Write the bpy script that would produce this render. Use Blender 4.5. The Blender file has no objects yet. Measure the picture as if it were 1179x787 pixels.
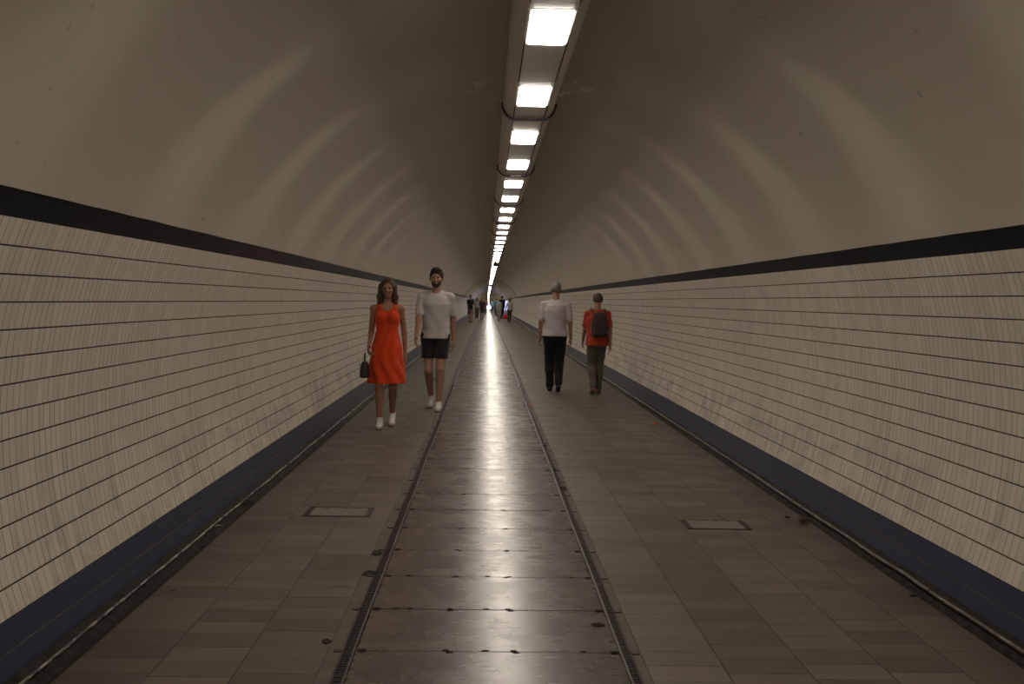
import bpy, math, random
import numpy as np
from mathutils import Matrix, Vector
random.seed(7)
rng = np.random.RandomState(3)
SC = bpy.context.scene
COL = SC.collection
PI = math.pi

# ------------------------------------------------------------------ place
R = 2.15            # inner radius of the tunnel lining
ZC = 0.861          # height of the circle's centre above the footway
CAM = (-0.2935, 0.0, ZC + 0.5514)
END = 560.0
BACK = -9.0
TH_BOT = math.asin(-ZC / R)               # lower end of the tiling
ROW = 0.1082                              # height of a row of tiles along the wall
ROWB = 0.1047
TH_TOP = 0.439                            # top of the dark frieze
TH_CREAM = 0.3903                         # top of the cream tiles
TH_BLUE = TH_CREAM - 14 * 0.0503          # top of the blue skirting


def bend(y):
    """the tunnel sags and drifts very gently over its length"""
    return 4.0e-6 * y * y, -1.3e-5 * y * y


def fz(y):
    return bend(y)[1]


# ------------------------------------------------------------------ mesh helpers
def link(me, name, mats, parent=None, smooth=False, loc=None):
    o = bpy.data.objects.new(name, me)
    COL.objects.link(o)
    for m in (mats if isinstance(mats, (list, tuple)) else [mats]):
        me.materials.append(m)
    if smooth:
        me.polygons.foreach_set('use_smooth', [True] * len(me.polygons))
    if parent is not None:
        o.parent = parent
    if loc is not None:
        o.location = loc
    return o


class MB:
    def __init__(s):
        s.v = []; s.f = []; s.m = []; s.uv = []

    def add(s, vs, fs, mi=0, uvs=None):
        b = len(s.v)
        s.v += [tuple(v) for v in vs]
        for k, f in enumerate(fs):
            s.f.append(tuple(b + i for i in f)); s.m.append(mi)
            s.uv.append(uvs[k] if uvs else [(0, 0)] * len(f))

    def box(s, x0, x1, y0, y1, z0, z1, mi=0):
        v = [(x, y, z) for z in (z0, z1) for y in (y0, y1) for x in (x0, x1)]
        s.add(v, [(0, 2, 3, 1), (4, 5, 7, 6), (0, 1, 5, 4), (2, 6, 7, 3), (0, 4, 6, 2), (1, 3, 7, 5)], mi)

    def prism(s, poly, z0, z1, mi=0):
        n = len(poly)
        v = [(x, y, z0) for x, y in poly] + [(x, y, z1) for x, y in poly]
        s.add(v, [tuple(range(n))[::-1], tuple(range(n, 2 * n))] + [(i, (i + 1) % n, n + (i + 1) % n, n + i) for i in range(n)], mi)

    def tube(s, pts, r, n=8, mi=0, closed=True):
        pts = [Vector(p) for p in pts]
        rs = r if isinstance(r, (list, tuple)) else [r] * len(pts)
        rings = []
        up = Vector((0, 0, 1))
        for i, p in enumerate(pts):
            t = (pts[min(i + 1, len(pts) - 1)] - pts[max(i - 1, 0)]).normalized()
            a = t.cross(up)
            if a.length < 1e-3:
                a = t.cross(Vector((1, 0, 0)))
            a.normalize(); b = t.cross(a)
            rings.append([p + (a * math.cos(2 * PI * k / n) + b * math.sin(2 * PI * k / n)) * rs[i] for k in range(n)])
        v = [q for rg in rings for q in rg]
        f = []
        for i in range(len(pts) - 1):
            for k in range(n):
                k2 = (k + 1) % n
                f.append((i * n + k, i * n + k2, (i + 1) * n + k2, (i + 1) * n + k))
        if closed:
            f.append(tuple(range(n))); f.append(tuple((len(pts) - 1) * n + k for k in range(n))[::-1])
        s.add(v, f, mi)

    def loft(s, rings, mi=0, closed=False, caps=False, uv=None):
        n = len(rings[0]); v = [q for r in rings for q in r]; f = []; uvs = []
        for i in range(len(rings) - 1):
            for k in range(n if closed else n - 1):
                k2 = (k + 1) % n
                f.append((i * n + k, i * n + k2, (i + 1) * n + k2, (i + 1) * n + k))
                if uv:
                    uvs.append([uv[i][k], uv[i][k2], uv[i + 1][k2], uv[i + 1][k]])
        if caps:
            f.append(tuple(range(n))[::-1]); f.append(tuple((len(rings) - 1) * n + k for k in range(n)))
        s.add(v, f, mi, uvs if uv and not caps else None)

    def mesh(s, name):
        me = bpy.data.meshes.new(name)
        me.from_pydata(s.v, [], s.f)
        uvl = me.uv_layers.new(name='UVMap')
        uvl.data.foreach_set('uv', [c for f in s.uv for uv in f for c in uv])
        me.polygons.foreach_set('material_index', s.m)
        me.update()
        return me

    def build(s, name, mats, parent=None, smooth=False, loc=None):
        return link(s.mesh(name), name, mats, parent, smooth, loc)


def tag(o, label=None, cat=None, group=None, kind=None):
    if label: o['label'] = label
    if cat: o['category'] = cat
    if group: o['group'] = group
    if kind: o['kind'] = kind
    return o


def empty(name, loc=(0, 0, 0), rz=0.0):
    o = bpy.data.objects.new(name, None)
    COL.objects.link(o)
    o.location = loc; o.rotation_euler = (0, 0, rz)
    return o


def copy_tree(o, parent=None):
    c = o.copy(); COL.objects.link(c); c.parent = parent
    for ch in KIDS.get(o.name, []):
        copy_tree(ch, c)
    return c


KIDS = {}


def reg(root):
    def rec(o):
        KIDS[o.name] = [c for c in bpy.data.objects if c.parent == o]
        for c in KIDS[o.name]:
            rec(c)
    rec(root)


# ------------------------------------------------------------------ materials
class NT:
    def __init__(s, name):
        s.mat = bpy.data.materials.new(name); s.mat.use_nodes = True
        s.t = s.mat.node_tree; s.n = s.t.nodes; s.l = s.t.links
        s.b = s.n['Principled BSDF']

    def node(s, ty, **kw):
        nd = s.n.new(ty)
        for k, v in kw.items():
            setattr(nd, k, v)
        return nd

    def put(s, sock, v):
        if isinstance(v, bpy.types.NodeSocket):
            s.l.new(v, sock)
        else:
            sock.default_value = v

    def m(s, op, a, b=None, c=None, clamp=False):
        nd = s.node('ShaderNodeMath', operation=op, use_clamp=clamp)
        s.put(nd.inputs[0], a)
        if b is not None: s.put(nd.inputs[1], b)
        if c is not None: s.put(nd.inputs[2], c)
        return nd.outputs[0]

    def mix(s, f, a, b):
        nd = s.node('ShaderNodeMix', data_type='RGBA')
        s.put(nd.inputs[0], f)
        s.put(nd.inputs[6], a if isinstance(a, bpy.types.NodeSocket) else (*a, 1))
        s.put(nd.inputs[7], b if isinstance(b, bpy.types.NodeSocket) else (*b, 1))
        return nd.outputs[2]

    def smooth(s, v, lo, hi, to0=0.0, to1=1.0):
        nd = s.node('ShaderNodeMapRange', interpolation_type='SMOOTHSTEP')
        s.put(nd.inputs[0], v); nd.inputs[1].default_value = lo; nd.inputs[2].default_value = hi
        nd.inputs[3].default_value = to0; nd.inputs[4].default_value = to1
        return nd.outputs[0]

    def noise(s, vec, scale=5, detail=3, rough=.5, dist=0.0, dim='3D'):
        nd = s.node('ShaderNodeTexNoise', noise_dimensions=dim)
        if vec is not None: s.put(nd.inputs['Vector'], vec)
        nd.inputs['Scale'].default_value = scale; nd.inputs['Detail'].default_value = detail
        nd.inputs['Roughness'].default_value = rough; nd.inputs['Distortion'].default_value = dist
        return nd.outputs[0]

    def white(s, a, b=0.0):
        cb = s.xyz(a, b, 0.0)
        nd = s.node('ShaderNodeTexWhiteNoise', noise_dimensions='2D')
        s.l.new(cb, nd.inputs['Vector'])
        return nd.outputs[0]

    def xyz(s, x, y, z):
        nd = s.node('ShaderNodeCombineXYZ')
        for i, v in enumerate((x, y, z)): s.put(nd.inputs[i], v)
        return nd.outputs[0]

    def uv(s):
        sp = s.node('ShaderNodeSeparateXYZ')
        s.l.new(s.node('ShaderNodeUVMap').outputs[0], sp.inputs[0])
        return sp.outputs[0], sp.outputs[1]

    def pos(s):
        g = s.node('ShaderNodeNewGeometry'); sp = s.node('ShaderNodeSeparateXYZ')
        s.l.new(g.outputs['Position'], sp.inputs[0])
        return g.outputs['Position'], sp.outputs[0], sp.outputs[1], sp.outputs[2]

    def bump(s, h, dist=.001, strength=1.0):
        nd = s.node('ShaderNodeBump')
        s.put(nd.inputs['Height'], h); nd.inputs['Distance'].default_value = dist
        nd.inputs['Strength'].default_value = strength
        s.l.new(nd.outputs[0], s.b.inputs['Normal'])

    def done(s, color=None, rough=None, spec=None, metal=None):
        if color is not None:
            s.put(s.b.inputs['Base Color'], color if isinstance(color, bpy.types.NodeSocket) else (*color, 1))
        if rough is not None: s.put(s.b.inputs['Roughness'], rough)
        if spec is not None: s.put(s.b.inputs['Specular IOR Level'], spec)
        if metal is not None: s.put(s.b.inputs['Metallic'], metal)
        return s.mat


def plain(name, c, rough=.6, spec=.4, metal=0.0, var=.12, scale=20.):
    t = NT(name); p = t.pos()[0]
    n = t.noise(p, scale, 3)
    d = tuple(x * (1 - var) for x in c); b = tuple(min(1, x * (1 + var)) for x in c)
    return t.done(t.mix(n, d, b), rough, spec, metal)


def tile_mat(name, ca, cb, joint, rough, lime, wtile=.05, rowh=ROW, hj=.045, spec=.5):
    t = NT(name)
    u, v = t.uv()
    rv = t.m('DIVIDE', v, rowh)
    row = t.m('FLOOR', rv); fv = t.m('SUBTRACT', rv, row)
    ru = t.m('ADD', t.m('DIVIDE', u, wtile), t.m('MULTIPLY', t.white(row, 3.3), 1.0))
    # hand laid: joints wander a little
    col0 = t.m('FLOOR', ru)
    jit = t.m('MULTIPLY', t.m('SUBTRACT', t.white(col0, row), .5), .16)
    fu = t.m('SUBTRACT', ru, col0)
    col = col0
    dj = t.m('ABSOLUTE', t.m('SUBTRACT', fu, t.m('ADD', jit, .5)))
    # joint is where dj ~ 0  (one joint per cell), so tile identity changes across it
    side = t.m('GREATER_THAN', fu, t.m('ADD', jit, .5))
    tid = t.m('ADD', col, side)
    jw = t.white(tid, t.m('ADD', row, 7.0))
    vj = t.m('MULTIPLY', t.smooth(dj, .018, .05, 1.0, 0.0), t.m('MULTIPLY_ADD', jw, .65, .35))
    hd = t.m('MINIMUM', fv, t.m('SUBTRACT', 1.0, fv))
    hjm = t.smooth(hd, hj * .45, hj * .9, 1.0, 0.0)
    jm = t.m('MAXIMUM', vj, hjm)
    rnd = t.white(tid, row)
    P, x, y, z = t.pos()
    big = t.noise(P, .8, 3)
    cl = t.mix(rnd, ca, cb)
    cl = t.mix(t.m('MULTIPLY', t.smooth(big, .35, .7), .22), cl, tuple(k * .72 for k in ca))
    rg = rough
    if lime:
        # lime bloom and smears on the lower rows: whole tiles dulled, pale runs and wiped loops
        low = t.smooth(z, .95, .25)
        far = t.smooth(y, 2.5, 6.0)
        streak = t.noise(t.xyz(t.m('MULTIPLY', u, 14.0), t.m('MULTIPLY', v, 1.2), 0.0), 1.0, 3)
        patch = t.noise(t.xyz(t.m('MULTIPLY', u, 1.1), t.m('MULTIPLY', v, 2.6), 4.0), 1.0, 4, .6, .6)
        grey = t.m('MULTIPLY', t.smooth(t.m('ADD', t.m('MULTIPLY', streak, .55), t.m('MULTIPLY', patch, .55)), .5, .66), low)
        cl = t.mix(t.m('MULTIPLY', grey, .65), cl, (.36, .33, .29))
        pale = t.m('MULTIPLY', t.smooth(streak, .56, .72), t.m('MULTIPLY', low, far))
        cl = t.mix(t.m('MULTIPLY', pale, .75), cl, (.88, .83, .74))
        w = t.noise(t.xyz(t.m('MULTIPLY', u, 5.0), t.m('MULTIPLY', v, 7.0), 1.0), 1.0, 2, .5, 2.2)
        loop = t.smooth(t.m('ABSOLUTE', t.m('SUBTRACT', w, .5)), .0, .014, 1.0, 0.0)
        loop = t.m('MULTIPLY', t.m('MULTIPLY', loop, t.smooth(patch, .5, .62)), t.smooth(z, .62, .38))
        cl = t.mix(t.m('MULTIPLY', loop, .8), cl, (.88, .85, .78))
        rg = t.m('ADD', rough, t.m('MULTIPLY', grey, .2))
        drip = t.m('MULTIPLY', t.smooth(t.noise(t.xyz(t.m('MULTIPLY', u, 30.0), t.m('MULTIPLY', v, 5.0), 9.0), 1.0, 2), .72, .78), .5)
        cl = t.mix(drip, cl, (.16, .135, .11))
    cl = t.mix(jm, cl, joint)
    tilt = t.m('MULTIPLY', t.m('SUBTRACT', rnd, .5), t.m('MULTIPLY', fu, .55))
    h = t.m('SUBTRACT', t.m('ADD', tilt, t.m('MULTIPLY', t.noise(P, 9, 2), .5)), t.m('MULTIPLY', jm, 1.3))
    t.bump(h, .0012, .8)
    return t.done(cl, t.m('MAXIMUM', rg, t.m('MULTIPLY', jm, .8)) if True else rg, spec)


M = {}
M['cream_tile'] = tile_mat('cream_glazed_tile', (.67, .61, .52), (.76, .70, .61), (.045, .034, .028), .36, True, spec=.28)
M['blue_tile'] = tile_mat('blue_glazed_tile', (.014, .022, .058), (.020, .030, .074), (.012, .012, .016), .42, False, rowh=ROWB, hj=.0)
M['frieze_tile'] = tile_mat('black_blue_glazed_tile', (.0040, .006, .015), (.007, .010, .022), (.002, .002, .003), .35, False, rowh=.5, hj=.0, spec=.22)


def blue_seam(mat):
    pass


t = NT('painted_vault'); P, x, y, z = t.pos()
n1 = t.noise(P, 1.1, 4, .55); n2 = t.noise(P, 60, 3, .6)
c = t.mix(n1, (.53, .48, .405), (.60, .55, .47))
# soot and patches of bare filler where the lamp run was refixed
sc_ = t.noise(t.xyz(t.m('MULTIPLY', x, 7.0), t.m('MULTIPLY', y, 5.0), 2.0), 1.0, 4, .6, 1.0)
near = t.m('MULTIPLY', t.smooth(t.m('ABSOLUTE', t.m('SUBTRACT', y, 7.2)), .2, .55, 1.0, 0.0), t.smooth(t.m('ABSOLUTE', x), .25, .6, 1.0, 0.0))
scr = t.m('MULTIPLY', t.smooth(sc_, .53, .62), near)
c = t.mix(t.m('MULTIPLY', scr, .9), c, (.93, .90, .84))
c = t.mix(t.m('MULTIPLY', t.smooth(t.noise(P, 14, 2), .70, .78), .3), c, (.12, .10, .08))
t.bump(t.m('ADD', t.m('MULTIPLY', t.noise(P, 1.6, 2), 1.5), t.m('MULTIPLY', n2, .05)), .004, .4)
M['vault'] = t.done(c, .55, .2)
M['lip'] = plain('vault_plaster_edge', (.30, .25, .20), .8, .2)

# footway pavers: u = column number + fraction, v = running length
t = NT('footway_pavers'); u, v = t.uv(); P, x, y, z = t.pos()
cu = t.m('FLOOR', u); fu = t.m('SUBTRACT', u, cu)
rv = t.m('ADD', t.m('DIVIDE', v, .1535), t.m('MULTIPLY', t.white(cu, 1.7), 1.0))
rw = t.m('FLOOR', rv); fv = t.m('SUBTRACT', rv, rw)
rn = t.white(cu, rw); rn2 = t.white(rw, t.m('ADD', cu, 11.0))
ej = t.m('MINIMUM', fu, t.m('SUBTRACT', 1.0, fu)); tj = t.m('MINIMUM', fv, t.m('SUBTRACT', 1.0, fv))
jm = t.m('MAXIMUM', t.smooth(ej, .006, .014, 1.0, 0.0),
         t.m('MULTIPLY', t.smooth(tj, .012, .036, 1.0, 0.0), t.m('MULTIPLY_ADD', rn2, .6, .4)))
c = t.mix(rn, (.090, .070, .052), (.178, .143, .108))
c = t.mix(t.m('MULTIPLY', t.noise(t.xyz(t.m('MULTIPLY', x, 4.0), t.m('MULTIPLY', y, 22.0), 0.0), 1.0, 4, .6), .45), c, (.060, .048, .037))
wl = t.smooth(t.m('ABSOLUTE', t.m('SUBTRACT', x, .03)), 1.35, 1.85)
c = t.mix(t.m('MULTIPLY', wl, .42), c, (.038, .030, .023))       # grime along the gutters
sp = t.smooth(t.noise(P, 26, 2), .71, .75)
c = t.mix(t.m('MULTIPLY', sp, .6), c, (.04, .03, .025))
c = t.mix(jm, c, (.022, .018, .014))
h = t.m('SUBTRACT', t.m('ADD', t.m('MULTIPLY', rn, .8), t.m('MULTIPLY', t.noise(P, 12, 3), .6)), t.m('MULTIPLY', jm, 1.6))
t.bump(h, .0014, .7)
M['paver'] = t.done(c, t.m('MULTIPLY_ADD', t.noise(P, 5, 3), .20, .38), .45)

# worn steel trench plates
t = NT('worn_trench_plate'); P, x, y, z = t.pos()
c = t.mix(t.noise(P, 3.0, 4, .6), (.085, .072, .058), (.108, .093, .077))
st = t.noise(t.xyz(t.m('MULTIPLY', x, 1.5), t.m('MULTIPLY', y, 16.0), 0.0), 1.0, 4, .6)
c = t.mix(t.m('MULTIPLY', t.smooth(st, .45, .8), .4), c, (.068, .055, .042))
rust = t.m('MULTIPLY', t.smooth(x, -.35, -.76), t.smooth(t.noise(P, 4, 3), .45, .7))
c = t.mix(t.m('MULTIPLY', rust, .35), c, (.20, .10, .045))
# chipped edges next to the rails
dx = t.m('MINIMUM', t.m('ABSOLUTE', t.m('SUBTRACT', x, .262)), t.m('MULTIPLY', t.m('ABSOLUTE', t.m('ADD', x, .790)), 2.4))
chn = t.noise(t.xyz(t.m('MULTIPLY', x, 9.0), t.m('MULTIPLY', y, 52.0), 3.0), 1.0, 3, .6)
ch = t.m('MULTIPLY', t.smooth(chn, .60, .64), t.smooth(t.m('ADD', dx, t.m('MULTIPLY', t.noise(P, 3, 1), .08)), .05, .11, 1.0, 0.0))
spk = t.smooth(t.noise(P, 34, 2), .78, .80)
c = t.mix(t.m('MAXIMUM', ch, t.m('MULTIPLY', spk, .7)), c, (.020, .015, .012))
t.bump(t.m('SUBTRACT', t.m('MULTIPLY', t.noise(P, 8, 3, .55), .9), t.m('MULTIPLY', ch, 2.0)), .0012, .32)
M['plate'] = t.done(c, t.m('ADD', t.m('MULTIPLY_ADD', st, .10, .14), t.m('MULTIPLY', t.noise(P, 4, 3, .6), .16)), .85, .12)

M['bed'] = plain('dark_trench_bed', (.020, .016, .014), .8, .2)
M['mortar'] = plain('bedding_mortar', (.115, .095, .075), .7, .3, var=.4, scale=12)
M['rail'] = plain('rail_iron', (.060, .046, .044), .42, .5, .45, .35, 40)
M['rail_dark'] = plain('rail_groove', (.018, .014, .012), .7, .3)
t = NT('gutter_grime'); P, x, y, z = t.pos()
c = t.mix(t.smooth(t.noise(P, 18, 5, .7), .35, .7), (.008, .006, .005), (.050, .036, .026))
c = t.mix(t.m('MULTIPLY', t.smooth(t.noise(P, 9, 2), .58, .7), .6), c, (.026, .028, .038))
t.bump(t.noise(P, 40, 5, .7), .012, 1.0)
M['gutter'] = t.done(c, .6, .2)
t = NT('pipe_paint'); P, x, y, z = t.pos()
pn = t.noise(t.xyz(t.m('MULTIPLY', x, 40.0), t.m('MULTIPLY', y, 9.0), t.m('MULTIPLY', z, 40.0)), 1.0, 4, .7)
M['pipe'] = t.done(t.mix(t.smooth(pn, .40, .56), (.50, .45, .41), (.05, .034, .027)), .35, .6)
M['pipe_brown'] = t = NT('brown_pipe_with_highlights'); P, x, y, z = t.pos()
pn = t.noise(t.xyz(t.m('MULTIPLY', x, 40.0), t.m('MULTIPLY', y, 11.0), t.m('MULTIPLY', z, 40.0)), 1.0, 4, .7)
M['pipe_brown'] = t.done(t.mix(t.smooth(pn, .5, .68), (.085, .058, .044), (.30, .27, .24)), .3, .6)  # pale patches are highlight segments put into the pipe colour

M['trunk'] = plain('grey_enamel_trunking', (.80, .775, .765), .42, .5, 0, .06, 4)
M['trunk_side'] = plain('trunking_side', (.76, .715, .66), .45, .5, 0, .08, 4)
M['seam'] = plain('seam_shadow_gap', (.02, .017, .016), .7, .2)
M['black_metal'] = plain('black_strap', (.018, .016, .018), .4, .5)
M['hatch_frame'] = plain('hatch_frame_iron', (.045, .036, .034), .5, .5, .4, .3, 60)
M['hatch_cover'] = plain('hatch_cover_steel', (.17, .15, .13), .42, .5, .1, .2, 16)


def emit(name, c, s):
    m = bpy.data.materials.new(name); m.use_nodes = True
    b = m.node_tree.nodes['Principled BSDF']
    b.inputs['Base Color'].default_value = (*c, 1)
    b.inputs['Emission Color'].default_value = (*c, 1)
    b.inputs['Emission Strength'].default_value = s
    return m


M['lamp'] = emit('lit_diffuser', (1.0, .905, .78), 27.0)
M['blue_glow'] = emit('blue_white_light', (.36, .45, 1.0), 14.0)
M['panel_glow'] = emit('lit_blue_panel', (.42, .50, 1.0), 1.5)

# ------------------------------------------------------------------ setting
st_near = [BACK + i * 0.25 for i in range(int((40 - BACK) / .25) + 1)]
stations = [BACK + i for i in range(int(40 - BACK) + 1)]
y = 40.0
while y < END - 1:
    y = min(END, y + max(2.0, y * .05))
    stations.append(y)
stations[-1] = END
far_tail = [s for s in stations if s > 40]
vault_st = st_near + far_tail


def ring_pt(y, th, r=R, side=1):
    dx, dz = bend(y)
    return (side * r * math.cos(th) + dx, y, ZC + r * math.sin(th) + dz)


def strip(name, side, th0, th1, n, mat, v0=0.0, kind='structure'):
    ths = [th0 + (th1 - th0) * i / n for i in range(n + 1)]
    if side > 0:
        ths = ths[::-1]
    rings, uv = [], []
    for y in stations:
        rings.append([ring_pt(y, a, R, side) for a in ths])
        uv.append([(y + (0.37 if side > 0 else 0), (a - min(th0, th1)) * R + v0) for a in ths])
    mb = MB(); mb.loft(rings, uv=uv)
    o = mb.build(name, mat, smooth=True)
    tag(o, kind=kind)
    return o


strip('wall_left', -1, TH_CREAM, TH_BLUE, 14, M['cream_tile'])
strip('wall_right', 1, TH_CREAM, TH_BLUE, 14, M['cream_tile'])
tag(strip('baseboard_left', -1, TH_BLUE, TH_BOT - .004, 6, M['blue_tile']), 'blue glazed tile skirting along the left wall')
tag(strip('baseboard_right', 1, TH_BLUE, TH_BOT - .004, 6, M['blue_tile']), 'blue glazed tile skirting along the right wall')
tag(strip('trim_1', -1, TH_TOP, TH_CREAM, 2, M['frieze_tile']), 'near black tile frieze along the top of the left wall')
tag(strip('trim_2', 1, TH_TOP, TH_CREAM, 2, M['frieze_tile']), 'near black tile frieze along the top of the right wall')
# thin mortar line in the middle of each blue skirting
for side, nm, wh in ((-1, 'trim_3', 'left'), (1, 'trim_4', 'right')):
    mb = MB(); rings = []
    rr = random.Random(5 + side)
    for y in [s for s in st_near if s <= 30] + [s for s in stations if s > 30]:
        a = TH_BLUE - .0487 + rr.uniform(-.0004, .0004)
        w = .0009 + rr.uniform(0, .0007)
        rings.append([ring_pt(y, a + w, R, side), ring_pt(y, a + w, R - .0015, side), ring_pt(y, a - w, R - .0015, side), ring_pt(y, a - w, R, side)])
    mb.loft(rings)
    tag(mb.build(nm, M['mortar']), 'pale mortar line in the %s blue skirting' % wh, kind='structure')

# vault
mb = MB(); rings = []; NV = 56
rr = random.Random(11)
RV = R - .010
for y in vault_st:
    j0, j1 = (rr.uniform(-.0009, .0006), rr.uniform(-.0009, .0006)) if y <= 40 else (0, 0)
    a0, a1 = TH_TOP + j0, PI - TH_TOP + j1
    row = []
    for k in range(NV + 1):
        row.append(ring_pt(y, a0 + (a1 - a0) * k / NV, RV))
    rings.append(row)
mb.loft(rings)
for e in (0, -1):
    lr = []
    for rw_ in rings:
        x_, y_, z_ = rw_[e]; dx, dz = bend(y_); c0 = Vector((x_ - dx, z_ - ZC - dz)); c1 = c0 * ((R + .02) / c0.length)
        lr.append([(x_, y_, z_), (c1.x + dx, y_, c1.y + ZC + dz)])
    mb.loft(lr, 1)
tag(mb.build('ceiling', [M['vault'], M['lip']], smooth=True), 'brownish painted vault of the tunnel', kind='structure')

# narrow joint rings in the lining far down the tunnel
for n, y in enumerate((71.0, 150.0, 262.0)):
    mb = MB(); rings = []
    w = .05 * (1 + n)
    for k in range(61):
        a = TH_TOP + (PI - 2 * TH_TOP) * k / 60
        rings.append([ring_pt(y, a, RV + .01), ring_pt(y, a, RV - .012), ring_pt(y + w, a, RV - .012), ring_pt(y + w, a, RV + .01)])
    mb.loft(rings)
    tag(mb.build('trim_%d' % (5 + n), M['rail_dark']), 'dark joint ring across the vault', kind='structure')

# footway
XL = [-1.845, -1.524, -1.211, -.902]
XR = [.353, .659, .981, 1.293, 1.593, 1.850]
mb = MB()
fl_st = [s for s in stations]


def fstrip(mb, x0, x1, z, mi, u0=0, u1=1, zz0=None):
    rings, uv = [], []
    for y in fl_st:
        dx, dz = bend(y)
        rings.append([(x0 + dx, y, z + dz), (x1 + dx, y, (z if zz0 is None else zz0) + dz)])
        uv.append([(u0, y), (u1, y)])
    mb.loft(rings, mi, uv=uv)


for i in range(3):
    fstrip(mb, XL[i], XL[i + 1], 0, 0, i, i + 1)
for i in range(5):
    fstrip(mb, XR[i], XR[i + 1], 0, 0, 10 + i, 10 + i + (1 if i < 4 else .83))
fstrip(mb, -.902, -.846, -.001, 1); fstrip(mb, .318, .353, -.001, 1)
fstrip(mb, -.846, -.846, -.001, 2, zz0=-.06)
fstrip(mb, -.846, .318, -.06, 2)
fstrip(mb, .318, .318, -.06, 2, zz0=-.001)
tag(mb.build('floor', [M['paver'], M['mortar'], M['bed']]), 'brown stone paver footway of the tunnel', kind='structure')

# gutters between pavers and tiles
for side, nm, xp in ((-1, 'trim_8', 1.845), (1, 'trim_9', 1.850)):
    mb = MB(); rings = []
    rr = random.Random(21 + side)
    prof = [(xp, 0.0), (xp + .006, -.016), (xp + .03, -.024), (xp + .055, -.020), (xp + .07, -.008), (xp + .09, .004), (xp + .11, .014), (1.972, .030)]
    gst = [BACK + i * .12 for i in range(int((25 - BACK) / .12))] + [s for s in stations if s > 25]
    for y in gst:
        dx, dz = bend(y)
        q = 1 if y < 25 else 0
        rings.append([(side * (px + (rr.uniform(-.006, .006) * q if 0 < i < 7 else 0)) + dx, y, pz + (rr.uniform(-.006, .006) * q if 0 < i < 7 else 0) + dz) for i, (px, pz) in enumerate(prof)])
    if side > 0: rings = rings
    mb.loft(rings)
    tag(mb.build(nm, M['gutter'], smooth=True), 'grimy gutter along the foot of the %s wall' % ('left' if side < 0 else 'right'), kind='structure')

# end walls
for nm, y in (('wall_back', BACK), ('wall_far', END)):
    mb = MB()
    dx, dz = bend(y)
    n = 48; a0 = TH_BOT - .03
    pts = [(dx + (R + .1) * math.cos(a0 + (PI - 2 * a0) * k / n), ZC + dz + (R + .1) * math.sin(a0 + (PI - 2 * a0) * k / n)) for k in range(n + 1)]
    v = [(px, y, pz) for px, pz in pts] + [(px, y + .2 * (1 if y > 0 else -1), pz) for px, pz in pts]
    m_ = len(pts)
    mb.add(v, [tuple(range(m_)), tuple(range(m_, 2 * m_))] + [(i, (i + 1) % m_, m_ + (i + 1) % m_, m_ + i) for i in range(m_)])
    tag(mb.build(nm, M['rail_dark'] if y > 0 else M['vault']), kind='structure')

# lit lobby opening at the far end
dx, dz = bend(END)
lob = empty('lobby_doorway', (dx, END - .25, dz))
tag(lob, 'bright bluish white lit doorway at the far end of the tunnel', 'doorway')
mb = MB(); mb.box(-1.62, -1.5, -.06, .1, 0, 2.3); mb.box(1.5, 1.62, -.06, .1, 0, 2.3); mb.box(-1.62, 1.62, -.06, .1, 2.3, 2.42)
mb.build('door_frame', M['rail_dark'], lob)
mb = MB(); mb.box(-1.5, 1.5, 0, .05, .02, 2.3)
mb.build('lit_pane', M['blue_glow'], lob)

# lit panel on the right wall, far away, seen nearly edge on
lp = empty('light_panel', (0, 0, 0))
tag(lp, 'tall blue white lit panel on the right wall behind the far walkers', 'light panel')
mb = MB(); ring = []
for y in (108.0, 114, 120, 126, 132.0):
    ring.append([ring_pt(y, a, R - .03) for a in (.34, .2, .05, -.1, -.22)])
mb.loft(ring); mb.build('lit_pane', M['panel_glow'], lp, smooth=True)
mb = MB(); ring = []
for y in (107.9, 114, 120, 126, 132.1):
    ring.append([ring_pt(y, a, r) for a, r in ((.37, R), (.37, R - .05), (.34, R - .05), (.34, R - .028))])
mb.loft(ring)
ring = []
for y in (107.9, 114, 120, 126, 132.1):
    ring.append([ring_pt(y, a, r) for a, r in ((-.25, R), (-.25, R - .05), (-.22, R - .05), (-.22, R - .028))])
mb.loft(ring); mb.build('panel_frame', M['hatch_frame'], lp)

# ------------------------------------------------------------------ trench plates, rails
P0 = 3.79; PL = .5205
X0, X1 = -.790, .268
SLOTS = (-.770, -.428, -.160, .250)


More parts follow.
